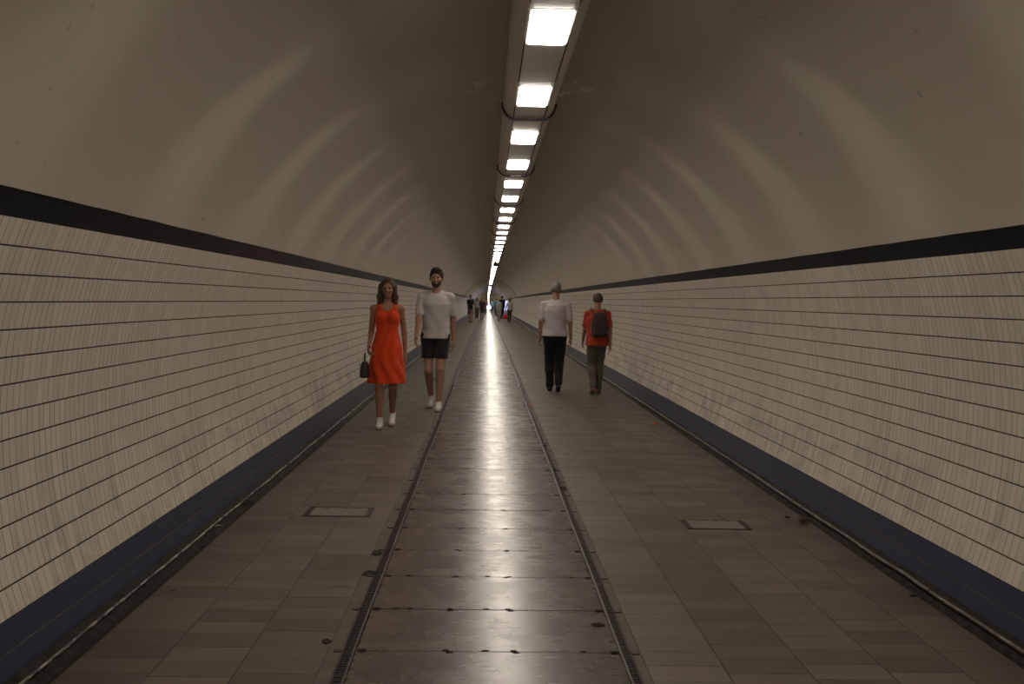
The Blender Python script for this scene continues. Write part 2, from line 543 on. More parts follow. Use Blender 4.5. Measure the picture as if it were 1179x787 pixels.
def plate_mesh(seed, wild=False):
    r = random.Random(seed)
    pts = []
    hw = .013; dp = .016
    def edge(yy, d, xs):
        out = []
        for x_ in xs:
            w = hw * (1.25 if abs(x_ - .25) < .01 or x_ < -.7 else 1)
            out += [(x_ - w * d, yy), (x_ - w * d, yy + dp * d), (x_ + w * d, yy + dp * d), (x_ + w * d, yy)] if d > 0 else \
                   [(x_ + w, yy), (x_ + w, yy - dp), (x_ - w, yy - dp), (x_ - w, yy)]
        return out
    g = .0045
    sl = [s + (r.uniform(-.012, .012) if abs(s) < .5 and s != .25 else 0) for s in SLOTS]
    extra = [r.uniform(-.7, .2) for _ in range(r.randint(0, 3))]
    ex = sorted([e for e in extra if all(abs(e - s) > .05 for s in sl)])
    ex = [e for i, e in enumerate(ex) if i == 0 or e - ex[i - 1] > .05]
    allx = sorted(sl + ex)
    pts.append((X0, g)); pts += edge(g, 1, allx); pts.append((X1, g))
    # the right side is nibbled here and there
    yy = g
    side = []
    for _ in range(r.randint(1, 4)):
        yy += r.uniform(.06, .16)
        if yy > PL - .06: break
        dpt = r.uniform(.008, .03); ww = r.uniform(.004, .012)
        side += [(X1, yy), (X1 - dpt, yy + ww * .3), (X1 - dpt * .8, yy + ww), (X1, yy + ww * 1.3)]
    pts += side
    pts.append((X1, PL - g)); pts += edge(PL - g, -1, [s for s in reversed(sorted(sl))]); pts.append((X0, PL - g))
    yy = PL; side = []
    for _ in range(r.randint(0, 2)):
        yy -= r.uniform(.08, .2)
        if yy < .06: break
        dpt = r.uniform(.006, .016)
        side += [(X0, yy), (X0 + dpt, yy - .003), (X0 + dpt, yy - .009), (X0, yy - .012)]
    pts += side
    b = MB(); b.prism(pts, -.012, 0.0)
    return b.mesh('trench_plate')


pm = [plate_mesh(s) for s in range(6)]
for m_ in pm: m_.materials.append(M['plate'])
NP = 110
k0 = -3
for i in range(NP):
    k = k0 + i
    y = P0 + k * PL
    o = bpy.data.objects.new('trench_plate', pm[(i * 7 + i // 5) % 6])
    COL.objects.link(o)
    dx, dz = bend(y)
    o.location = (dx, y, dz + rr.uniform(-.0012, .0008))
    tag(o, 'worn grey brown trench plate with small lifting slots between the two iron rails', 'floor plate', 'trench plates in the middle of the footway')
yend = P0 + (k0 + NP) * PL
mb = MB()
ys = [yend + PL * 4 * i for i in range(int((END - yend) / (PL * 4)))]
for y in ys:
    dx, dz = bend(y)
    dx2, dz2 = bend(y + PL * 4 - .004)
    mb.add([(X0 + a, yy, zz) for yy, a, zz in ((y + .004, dx, dz - .03), (y + PL * 4 - .004, dx2, dz2 - .03), (y + .004, dx, dz), (y + PL * 4 - .004, dx2, dz2))] + [(X1 + a, yy, zz) for yy, a, zz in ((y + .004, dx, dz - .03), (y + PL * 4 - .004, dx2, dz2 - .03), (y + .004, dx, dz), (y + PL * 4 - .004, dx2, dz2))],
           [(0, 1, 5, 4), (2, 6, 7, 3), (0, 4, 6, 2), (1, 3, 7, 5), (0, 2, 3, 1), (4, 5, 7, 6)])
tag(mb.build('distant_trench_plates', M['plate']), 'run of trench plates continuing down the tunnel to its far end', 'floor plate', kind='stuff')
mb = MB()
for k in range(int((P0 + k0 * PL - BACK) / PL)):
    y = P0 + (k0 - 1 - k) * PL
    mb.box(X0, X1, y + .002, y + PL - .002, -.012, 0)
tag(mb.build('floor_behind', M['plate']), kind='structure')

for nm, xa, xb, lab in (('iron_rail', -.846, -.793, 'ribbed iron floor rail left of the trench plates, running to the vanishing point'),
                        ('iron_rail', .271, .318, 'ribbed iron floor rail right of the trench plates, with chipped mortar beside it')):
    root = empty(nm, (0, 0, 0)); tag(root, lab, 'floor rail')
    w = xb - xa
    prof = [(xa, -.055), (xa, .001), (xa + .010, .002), (xa + .011, -.010), (xb - .011, -.010), (xb - .010, .002), (xb, .001), (xb, -.055)]
    prof2 = [(xa + .011, -.010), (xb - .011, -.010)]
    rr = random.Random(int(abs(xa) * 100))
    rings = []
    gst = [BACK + i * .5 for i in range(int((30 - BACK) / .5))] + [s for s in stations if s >= 30]
    for y in gst:
        dx, dz = bend(y); jx = rr.uniform(-.0025, .0025) if y < 30 else 0
        rings.append([(px + dx + jx, y, pz + dz) for px, pz in prof])
    mb = MB(); mb.loft(rings); mb.build('rail_channel', M['rail'], root)
    mb = MB()
    y = 2.0
    while y < 16:
        mb.box(xa + .0105, xb - .0105, y, y + .009, -.012, -.001 + rr.uniform(-.001, .001))
        y += .0215
    tag(mb.build('ribs', M['rail'], root), kind='stuff')
    mb = MB()
    xm = xa - .015 if xa < 0 else xb + .015
    for k in range(14):
        y = P0 + k * PL
        xo = -.018 if xa < 0 else .018
        pts = [(xm + .020 * math.cos(a), y + .022 * math.sin(a)) for a in [2 * PI * q / 10 for q in range(10)]]
        b = MB(); b.prism(pts, -.004, .0035)
        b.build('fixing_lug', M['rail'], root, loc=(bend(y)[0], 0, 0))
    reg(root)

# mortar breakages beside the rails: pits of real depth with ragged rims
def pit(name, x, y, w, l, label, seed):
    r = random.Random(seed); n = 14
    rim = []
    for k in range(n):
        a = 2 * PI * k / n
        q = r.uniform(.65, 1.05)
        rim.append((x + w * .5 * math.cos(a) * q, y + l * .5 * math.sin(a) * q))
    mb = MB()
    vo = [(a, b, .0008) for a, b in rim]
    vi = [(x + (a - x) * .86, y + (b - y) * .86, .0040 + r.uniform(-.0014, .0016)) for a, b in rim]
    vc = [(x + (a - x) * .62, y + (b - y) * .62, .0012) for a, b in rim]
    v = vo + vi + vc + [(x, y, .001)]
    f = []
    for k in range(n):
        k2 = (k + 1) % n
        f += [(k, k2, n + k2, n + k), (n + k, n + k2, 2 * n + k2, 2 * n + k), (2 * n + k, 2 * n + k2, 3 * n)]
    mb.add(v, f)
    o = mb.build(name, M['bed']); tag(o, label, 'floor debris')
    return o


# ------------------------------------------------------------------ pipes in the gutters
for xx, zz, rad, mat, lab in ((-1.922, .020, .0065, 'pipe', 'thin pale flaking pipe along the foot of the left wall'),
                              (1.922, .020, .0105, 'pipe_brown', 'brown pipe with painted highlights along the foot of the right wall')):
    root = empty('gutter_pipe', (0, 0, 0)); tag(root, lab, 'pipe')
    rr = random.Random(int(xx * 10))
    pts = []
    for y in [BACK + .3 + i * .4 for i in range(int((30 - BACK) / .4))] + [s for s in stations if 30 <= s < END - 2] + [END - 2]:
        dx, dz = bend(y); q = 1 if y < 30 else 0
        pts.append((xx + dx + rr.uniform(-.003, .003) * q, y, zz + dz + rr.uniform(-.003, .003) * q))
    mb = MB(); mb.tube(pts, rad, 10); mb.build('pipe_run', M[mat], root, smooth=True)
    for k in range(12):
        y = 4.1 + k * 1.9 + (.5 if xx > 0 else 0)
        a = [PI * q / 8 for q in range(9)]
        mb = MB()
        ring = [[(xx + (rad + t_) * math.cos(q), y + d, zz + (rad + t_) * math.sin(q)) for t_, d in ((.0005, -.008), (.004, -.008), (.004, .008), (.0005, .008))] for q in a]
        mb.loft(ring, closed=True, caps=True)
        mb.build('pipe_clip', M['rail'], root)

# ------------------------------------------------------------------ lamp run
ZT = ZC + 1.92       # underside of the trunking
TX = -.002
trunk = empty('lighting_trunking', (0, 0, 0))
tag(trunk, 'grey enamelled lighting trunking with dark seams running along the crown of the vault', 'lighting trunking')
HB = .116


def tr_prof():
    p = [(-.186, .228), (-.190, .150), (-.188, .095), (-.180, .070), (-.166, .048), (-.146, .022), (-HB - .006, .0015),
         (-HB - .001, .000), (-HB - .001, .020)]
    q = [(-x, z) for x, z in p][::-1]
    return p + q


prof = tr_prof()
rings = []
for y in stations:
    dx, dz = bend(y)
    rings.append([(x + TX + dx, y, ZT + z + dz) for x, z in prof])
mb = MB(); mb.loft(rings)
mb.m = [1 if (k % (len(prof) - 1)) in (7, 8, 9) else 0 for k in range(len(mb.f))]
mb.build('trunking_body', [M['trunk_side'], M['seam']], trunk)

LP = 1.610; L0 = 4.545; LLEN = .59
lamp_y = lambda k: L0 + k * LP
# blank cover between two lamps
mbp = MB()
gap = LP - LLEN - .028
mbp.box(-HB + .006, HB - .006, 0, gap, 0.002, .012)
blank_me = mbp.mesh('blank_cover'); blank_me.materials.append(M['trunk'])
NB = 100
KF = -8
KMAX = int((END - 1 - L0) / LP)
for i in range(NB):
    k = KF + i
    y = lamp_y(k) + LLEN + .014
    o = bpy.data.objects.new('blank_cover', blank_me); COL.objects.link(o); o.parent = trunk
    dx, dz = bend(y); o.location = (TX + dx, y, ZT + dz - .002)
mb = MB()
for k in range(KF + NB, KMAX):
    y = lamp_y(k) + LLEN + .014; dx, dz = bend(y)
    mb.box(-HB + .006 + TX + dx, HB - .006 + TX + dx, y, y + gap, ZT + dz, ZT + dz + .01)
tag(mb.build('distant_blank_cover', M['trunk'], trunk), kind='stuff')
# straps
def strap_mesh():
    b = MB()
    pts = [(-.196, .100), (-.190, .066), (-.176, .036), (-.155, .010), (-.128, -.008), (-.105, -.012), (.105, -.012), (.128, -.008), (.155, .010), (.176, .036), (.190, .066), (.196, .100)]
    rings = []
    n = len(pts)
    for i, (x_, z_) in enumerate(pts):
        a = Vector(pts[max(i - 1, 0)]); c_ = Vector(pts[min(i + 1, n - 1)])
        tt = (c_ - a).normalized(); nn = Vector((tt.y, -tt.x))
        th = .013
        o1 = Vector((x_, z_)) + nn * th; i1 = Vector((x_, z_))
        rings.append([(i1.x, -.021, i1.y), (o1.x, -.021, o1.y), (o1.x, .021, o1.y), (i1.x, .021, i1.y)])
    b.loft(rings, closed=True, caps=True)
    return b.mesh('strap')
sm = strap_mesh(); sm.materials.append(M['black_metal'])
strap_y = lambda j: 7.18 + j * 2 * 1.618
for j in range(-5, 90):
    y = strap_y(j)
    o = bpy.data.objects.new('strap', sm); COL.objects.link(o); o.parent = trunk
    dx, dz = bend(y); o.location = (TX + dx, y, ZT + dz)
mb = MB()
for j in range(90, int((END - 8) / (2 * LP))):
    y = strap_y(j); dx, dz = bend(y)
    mb.box(-.19 + dx, .19 + dx, y - .02, y + .02, ZT + dz - .02, ZT + dz - .003)
tag(mb.build('distant_strap', M['black_metal'], trunk), kind='stuff')
# pale joint plate over the second strap
mb = MB(); y = strap_y(1)
mb.prism([(-.060 + TX, -.05), (.060 + TX, -.05), (.048 + TX, .04), (.006 + TX, .12), (-.006 + TX, .12), (-.048 + TX, .04)], -.028, -.0125)
o = mb.build('joint_plate', M['trunk'], trunk); o.location = (0, y, ZT)
o['label'] = 'pale pointed joint plate over a black strap'

# lamps
def lamp_proto():
    root = empty('ceiling_lamp', (0, 0, 0))
    b = MB()
    x0, x1 = -.101, .101
    b.box(-HB + .005, x0, -.010, LLEN + .010, -.002, .012); b.box(x1, HB - .005, -.010, LLEN + .010, -.002, .012)
    b.box(x0, x1, -.010, 0, -.002, .012); b.box(x0, x1, LLEN, LLEN + .010, -.002, .012)
    b.build('lamp_frame', M['trunk'], root)
    b = MB()
    # diffuser with rounded corners, bulging a little below the frame
    def rr_(hw, y0, y1, rad, z):
        out = []
        for cx, cy, a0 in ((hw - rad, y0 + rad, -PI / 2), (hw - rad, y1 - rad, 0), (-hw + rad, y1 - rad, PI / 2), (-hw + rad, y0 + rad, PI)):
            for q in range(4):
                a = a0 + PI / 2 * q / 3
                out.append((cx + rad * math.cos(a), cy + rad * math.sin(a), z))
        return out
    A = rr_(.1005, .0005, LLEN - .0005, .014, .004); B_ = rr_(.0995, .002, LLEN - .002, .014, -.006); C_ = rr_(.092, .010, LLEN - .010, .012, -.010)
    n = len(A)
    v = A + B_ + C_
    f = [(k, (k + 1) % n, n + (k + 1) % n, n + k) for k in range(n)] + [(n + k, n + (k + 1) % n, 2 * n + (k + 1) % n, 2 * n + k) for k in range(n)] + [tuple(range(2 * n, 3 * n))[::-1]]
    b.add(v, f)
    b.build('diffuser', M['lamp'], root)
    return root


AIM = math.radians(21.0)
SIDE = {}  # extra spotlights added to make the soft rings on the vault
for sd in (1, -1):
    L_ = bpy.data.lights.new('added_side_spot', 'SPOT'); L_.energy = 9.0; L_.color = (1.0, .93, .82)
    L_.spot_size = math.radians(37); L_.spot_blend = 1.0; L_.shadow_soft_size = .02
    SIDE[sd] = L_
lamp0 = lamp_proto()
reg(lamp0)
NEARL = 60
for i in range(NEARL):
    k = KF + i
    o = lamp0 if i == 0 else copy_tree(lamp0)
    y = lamp_y(k); dx, dz = bend(y)
    o.location = (TX + dx, y, ZT + dz)
    if -3 <= k < 40:
        # added spots, not parts of the lamps, throw light rings on the vault flanks
        for sd in (1, -1):
            L_ = SIDE[sd]; b_ = bpy.data.objects.new('added_ring_spot', L_); COL.objects.link(b_); b_.parent = o
            b_.location = (sd * .10, LLEN / 2, -.030); b_.scale = (.78, 1, 1)
            d_ = Vector((sd * math.cos(AIM), 0, -math.sin(AIM)))
            b_.rotation_euler = d_.to_track_quat('-Z', 'Y').to_euler()
    if k < 0:
        tag(o, 'lit square white lamp behind the nearest ones in the ceiling trunking', 'ceiling lamp', 'lamps behind the photographer')
    elif k < 12:
        w = ['nearest, largest', 'second', 'third', 'fourth', 'fifth', 'sixth', 'seventh', 'eighth', 'ninth', 'tenth', 'eleventh', 'twelfth'][k]
        ex = {1: ', just before the first black strap', 2: ', just past the first black strap', 3: ', just before the pointed joint plate', 4: ', just past the pointed joint plate'}.get(k, '')
        tag(o, '%s lamp from the top of the photo%s' % (w, ex), 'ceiling lamp', 'lamps in the ceiling trunking')
    else:
        tag(o, 'small lit white lamp far down the ceiling run where the lamps draw together', 'ceiling lamp', 'lamps in the ceiling trunking')
mb = MB(); mb.box(-.1, .1, 0, LLEN, -.010, .004)
fl_me = mb.mesh('far_lamp'); fl_me.materials.append(M['lamp'])
for k in range(KF + NEARL, 292):
    o = bpy.data.objects.new('ceiling_lamp', fl_me); COL.objects.link(o)
    y = lamp_y(k); dx, dz = bend(y); o.location = (TX + dx, y, ZT + dz)
    tag(o, 'tiny lit lamp in the white streak at the far end of the ceiling run', 'ceiling lamp', 'lamps at the far end of the trunking')
mb = MB()
for k in range(292, KMAX):
    y = lamp_y(k); dx, dz = bend(y)
    mb.box(TX - .1 + dx, TX + .1 + dx, y, y + LLEN, ZT + dz - .024, ZT + dz - .012)
tag(mb.build('last_ceiling_lamps', M['lamp']), 'last lamps of the ceiling run before the far end', 'ceiling lamp', kind='stuff')

# dark boxes hung under the run
for y, w, h_, lab in ((33.2, .17, .13, 'small black box hanging under the ceiling lamps, nearer of two'),
                      (77.0, .20, .16, 'small black box hanging under the ceiling lamps far down the run')):
    dx, dz = bend(y)
    root = empty('speaker_box', (dx + TX, y, ZT + dz)); tag(root, lab, 'speaker')
    mb = MB(); mb.prism([(-w / 2, -.06), (w / 2, -.06), (w / 2 - .02, .10), (-w / 2 + .02, .10)], -.03 - h_, -.03)
    mb.build('box_body', M['black_metal'], root)
    mb = MB(); mb.box(-.03, .03, -.01, .03, -.032, 0.0); mb.build('hanger', M['black_metal'], root)
    mb = MB(); mb.box(-w / 2 + .012, w / 2 - .012, -.066, -.0605, -.03 - h_ + .012, -.042)
    mb.build('front_grille', M['rail_dark'], root)

# ------------------------------------------------------------------ hatches and litter
def hatch(x0, x1, y0, y1, lab):
    cx, cy = (x0 + x1) / 2, (y0 + y1) / 2
    root = empty('floor_hatch', (cx, cy, .0)); tag(root, lab, 'floor hatch')
    hw, hl = (x1 - x0) / 2, (y1 - y0) / 2
    mb = MB(); e = .034; ey = .010
    mb.box(-hw, -hw + .012, -hl, hl, -.01, .0045); mb.box(hw - .012, hw, -hl, hl, -.01, .0045)
    mb.box(-hw + .012, hw - .012, -hl, -hl + ey, -.01, .0045); mb.box(-hw + .012, hw - .012, hl - ey * .6, hl, -.01, .0045)
    for s in (-1, 1):
        for q in range(2):
            xa = s * (hw - .020 - q * .012)
            mb.box(xa - .0035, xa + .0035, -hl + ey, hl - ey, -.01, .0035)
    for q in (-.45, .1, .5):
        mb.box(hw * q - .014, hw * q + .014, hl - ey - .014, hl - ey * .6, -.01, .005)
    mb.build('hatch_frame', M['hatch_frame'], root)
    mb = MB(); mb.box(-hw + .040, hw - .040, -hl + ey, hl - ey * .8, -.01, .003)
    mb.build('hatch_cover', M['hatch_cover'], root)


HATCHES = [(-1.455, -1.02, 6.14, 6.40, 'pale rectangular floor hatch in a dark frame, left footway'),
           (.995, 1.41, 5.92, 6.16, 'pale rectangular floor hatch in a dark frame, right footway')]
for h_ in HATCHES: hatch(*h_)


def blob(name, x, y, z, sx, sy, sz, mat, lab, cat, seed, rz=0.0, n=9):
    """crumpled scrap: a closed irregular lump"""
    r = random.Random(seed); mb = MB(); rings = []
    for i in range(n):
        t_ = i / (n - 1); w = max(.04, math.sin(PI * t_) ** .6)
        rings.append([((t_ - .5) * sx, math.cos(a) * sy / 2 * w * r.uniform(.7, 1.1), sz / 2 + math.sin(a) * sz / 2 * w * r.uniform(.6, 1.1)) for a in [2 * PI * k / 8 for k in range(8)]])
    mb.loft(rings, closed=True, caps=True)
    o = mb.build(name, mat, loc=(x, y, z)); o.rotation_euler = (0, 0, rz)
    return tag(o, lab, cat)


M['litter_black'] = plain('black_scrap', (.012, .011, .012), .5, .4)
M['litter_white'] = plain('white_scrap', (.62, .56, .48), .6, .4)
M['litter_orange'] = plain('orange_scrap', (.85, .10, .015), .5, .4)
M['litter_brown'] = plain('brown_scrap', (.07, .045, .03), .7, .3)
M['chalk'] = plain('green_chalk', (.10, .22, .12), .8, .2)
PLACE_LITTER = True

# PEOPLE_START
# ------------------------------------------------------------------ figures: implicit surfaces meshed on a grid
class SDF:
    def __init__(s, lo, hi, h):
        s.lo = np.array(lo, float); s.h = h
        s.n = np.maximum(4, np.ceil((np.array(hi) - s.lo) / h).astype(int) + 1)
        s.d = np.full(tuple(s.n), .5, dtype=np.float32)

    def sub(s, lo, hi):
        i0 = np.clip(np.floor((np.array(lo) - s.lo) / s.h).astype(int), 0, s.n - 1)
        i1 = np.clip(np.ceil((np.array(hi) - s.lo) / s.h).astype(int) + 1, 1, s.n)
        ax = [s.lo[k] + s.h * np.arange(i0[k], i1[k]) for k in range(3)]
        X, Y, Z = np.meshgrid(*ax, indexing='ij')
        return (slice(i0[0], i1[0]), slice(i0[1], i1[1]), slice(i0[2], i1[2])), X, Y, Z

    def comb(s, sl, d, k, op):
        a = s.d[sl]
        if op == 'u':
            if k > 0:
                h = np.clip(.5 + .5 * (a - d) / k, 0, 1)
                r = a * (1 - h) + d * h - k * h * (1 - h)
            else:
                r = np.minimum(a, d)
        elif op == 's':
            if k > 0:
                h = np.clip(.5 - .5 * (a + d) / k, 0, 1)
                r = a * (1 - h) - d * h + k * h * (1 - h)
            else:
                r = np.maximum(a, -d)
        s.d[sl] = r

    def cone(s, a, b, ra, rb, k=.02, op='u', flat=None):
        a = np.array(a, float); b = np.array(b, float); R_ = max(ra, rb) + .05
        sl, X, Y, Z = s.sub(np.minimum(a, b) - R_, np.maximum(a, b) + R_)
        ab = b - a; L = max(ab @ ab, 1e-9)
        t = np.clip(((X - a[0]) * ab[0] + (Y - a[1]) * ab[1] + (Z - a[2]) * ab[2]) / L, 0, 1)
        d = np.sqrt((X - a[0] - ab[0] * t) ** 2 + (Y - a[1] - ab[1] * t) ** 2 + (Z - a[2] - ab[2] * t) ** 2) - (ra + (rb - ra) * t)
        s.comb(sl, d, k, op)

    def ell(s, c, r, k=.02, op='u', rx=0.0):
        c = np.array(c, float); r = np.array(r, float); R_ = r.max() + .05
        sl, X, Y, Z = s.sub(c - R_, c + R_)
        x, y, z = X - c[0], Y - c[1], Z - c[2]
        if rx:
            y, z = y * math.cos(rx) + z * math.sin(rx), -y * math.sin(rx) + z * math.cos(rx)
        q = np.sqrt((x / r[0]) ** 2 + (y / r[1]) ** 2 + (z / r[2]) ** 2)
        g = np.sqrt((x / r[0] ** 2) ** 2 + (y / r[1] ** 2) ** 2 + (z / r[2] ** 2) ** 2) + 1e-6
        s.comb(sl, q * (q - 1) / g, k, op)

    def loft(s, rows, k=.02, op='u', p=2.3, fold=0.0, nf=7, ph=0.0):
        """rows: (z, cx, cy, half width, half depth), rising z"""
        rw = np.array(rows, float); zs = rw[:, 0]
        wmax = (np.abs(rw[:, 1]) + rw[:, 3]).max() + .06; dmax = (np.abs(rw[:, 2]) + rw[:, 4]).max() + .06
        sl, X, Y, Z = s.sub((-wmax, -dmax, zs[0] - .06), (wmax, dmax, zs[-1] + .06))
        f = lambda i: np.interp(Z, zs, rw[:, i])
        cx, cy, w, dp = f(1), f(2), f(3), f(4)
        x, y = X - cx, Y - cy
        if fold:
            an = np.arctan2(y, x)
            m = 1 + fold * np.sin(an * nf + ph + 3.0 * np.sin(Z * 9 + ph)) * np.clip((zs[-1] - Z) / (zs[-1] - zs[0]) * 1.4, 0, 1)
            w = w * m; dp = dp * m
        q = (np.abs(x / w) ** p + np.abs(y / dp) ** p) ** (1 / p)
        d = (q - 1) * np.minimum(w, dp)
        d = np.maximum(d, np.maximum(zs[0] - Z, Z - zs[-1]))
        s.comb(sl, d, k, op)

    def cut(s, axis, val, keep):
        """keep 'above' or 'below' a plane"""
        c = s.lo[axis] + s.h * np.arange(s.n[axis])
        d = (val - c) if keep == 'above' else (c - val)
        sh = [1, 1, 1]; sh[axis] = -1
        s.d = np.maximum(s.d, d.reshape(sh))

    def wrinkle(s, amp, f=26., ph=0.0):
        ax = [s.lo[k] + s.h * np.arange(s.n[k]) for k in range(3)]
        X, Y, Z = np.meshgrid(*ax, indexing='ij')
        s.d += (amp * (np.sin(f * Z + 5 * np.sin(9 * X + ph) + ph) * np.sin(f * .5 * X + 4 * np.sin(6 * Z)) + .6 * np.sin(f * .8 * (X + Z) + 3 * Y * f * .3 + ph))).astype(np.float32)

    def mesh(s, name):
        d = s.d; ins = d < 0
        n = np.array(d.shape) - 1
        acc = np.zeros(tuple(n) + (3,)); cnt = np.zeros(tuple(n))
        corners = [(i, j, k) for i in (0, 1) for j in (0, 1) for k in (0, 1)]
        S = lambda c: tuple(slice(c[a], c[a] + n[a]) for a in range(3))
        for c in corners:
            for a in range(3):
                if c[a] == 0:
                    e = list(c); e[a] = 1
                    da, db = d[S(c)], d[S(e)]
                    cr = (da < 0) != (db < 0)
                    t = np.where(cr, da / np.where(cr, da - db, 1), 0)
                    for q in range(3):
                        acc[..., q] += np.where(cr, c[q] + (t if q == a else 0), 0)
                    cnt += cr
        act = cnt > 0
        idx = -np.ones(tuple(n), int); idx[act] = np.arange(act.sum())
        base = np.argwhere(act)
        V = (base + acc[act] / cnt[act][:, None]) * s.h + s.lo
        faces = []
        for a in range(3):
            b, c = (a + 1) % 3, (a + 2) % 3
            sl0 = [slice(1, n[q]) for q in range(3)]; sl0[a] = slice(0, n[a])
            sl1 = list(sl0); sl1[a] = slice(1, n[a] + 1)
            A = ins[tuple(sl0)]; B_ = ins[tuple(sl1)]
            for flip, msk in ((0, A & ~B_), (1, ~A & B_)):
                P_ = np.argwhere(msk)
                off = np.array([1, 1, 1]); off[a] = 0
                P_ = P_ + off
                def I(db, dc):
                    Q = P_.copy(); Q[:, b] -= db; Q[:, c] -= dc
                    return idx[Q[:, 0], Q[:, 1], Q[:, 2]]
                q = np.stack([I(1, 1), I(0, 1), I(0, 0), I(1, 0)], 1)
                if flip: q = q[:, ::-1]
                faces.append(q)
        Fq = np.concatenate(faces)
        Fq = Fq[(Fq >= 0).all(1)]
        me = bpy.data.meshes.new(name)
        me.vertices.add(len(V)); me.vertices.foreach_set('co', V.astype(np.float32).ravel())
        me.loops.add(len(Fq) * 4); me.loops.foreach_set('vertex_index', Fq.ravel().astype(np.int32))
        me.polygons.add(len(Fq)); me.polygons.foreach_set('loop_start', (np.arange(len(Fq)) * 4).astype(np.int32))
        me.update(calc_edges=True); me.validate()
        return me


def ik(h, a, l1, l2, fwd):
    """joint between h and a, bending towards fwd"""
    h, a, fwd = (np.array(q, float) for q in (h, a, fwd))
    v = a - h; L = min(np.linalg.norm(v), (l1 + l2) * .999); u = v / np.linalg.norm(v)
    x = (l1 * l1 - l2 * l2 + L * L) / (2 * L); hh = math.sqrt(max(l1 * l1 - x * x, 0))
    f = fwd - u * (fwd @ u); f /= np.linalg.norm(f)
    return h + u * x + f * hh


def cloth(name, c, rough=.85, var=.10, pattern=None, c2=None):
    t = NT(name); P = t.node('ShaderNodeTexCoord').outputs['Object']
    n = t.noise(P, 30, 3)
    col = t.mix(n, tuple(x * (1 - var) for x in c), tuple(min(1, x * (1 + var)) for x in c))
    if pattern:
        col = t.mix(t.smooth(t.noise(P, pattern, 2), .48, .56), col, c2)
    t.bump(t.noise(P, 400, 2), .0006, .4)
    t.b.inputs['Sheen Weight'].default_value = .15
    return t.done(col, rough, .25)


def skin_mat(name, c):
    t = NT(name); P = t.node('ShaderNodeTexCoord').outputs['Object']
    col = t.mix(t.noise(P, 14, 3), tuple(x * .88 for x in c), tuple(x * 1.08 for x in c))
    t.b.inputs['Subsurface Weight'].default_value = .0
    return t.done(col, .5, .4)


def hand(S, wrist, d, out, fwd, s, curl=.5, side=1):
    """palm, four unequal bent fingers and a thumb; d = down the arm, out = away from the body, fwd = ahead"""
    wrist, d, out, fwd = (np.array(q, float) for q in (wrist, d, out, fwd))
    d /= np.linalg.norm(d)
    fwd = fwd - d * (fwd @ d); fwd /= np.linalg.norm(fwd)
    inn = -(out - d * (out @ d) - fwd * (out @ fwd)); inn /= np.linalg.norm(inn)   # palm faces the thigh
    pc = wrist + d * .045 * s
    for k in range(4):                                # palm as four joined rays
        o = (k - 1.5) * .019 * s
        S.cone(wrist + fwd * -o * .55, wrist + d * .088 * s + fwd * -o, .016 * s, .0125 * s, .014)
    L = [.040, .046, .043, .033]
    for k in range(4):
        o = -(k - 1.5) * .0205 * s
        p = wrist + d * .090 * s + fwd * o
        ang = .18 + curl * (.25 + .08 * k)
        for j in range(3):
            l = L[k] * s * (1, .68, .52)[j]
            dr = d * math.cos(ang) + inn * math.sin(ang)
            q = p + dr * l
            S.cone(p, q, (.0088 - .0007 * j) * s, (.0082 - .0009 * j) * s, .002)
            p = q; ang += curl * .75
    p = wrist + d * .022 * s + fwd * .026 * s + inn * .006
    dr = fwd * .62 + d * .72 + inn * .28; dr /= np.linalg.norm(dr)
    q = p + dr * .042 * s; S.cone(p, q, .0125 * s, .0105 * s, .006)
    dr2 = d * .93 + fwd * .25 + inn * .3; dr2 /= np.linalg.norm(dr2)
    r_ = q + dr2 * .030 * s; S.cone(q, r_, .0100 * s, .0092 * s, .002)
    S.cone(r_, r_ + (d + inn * .2) * .022 * s, .0092 * s, .0072 * s, .002)


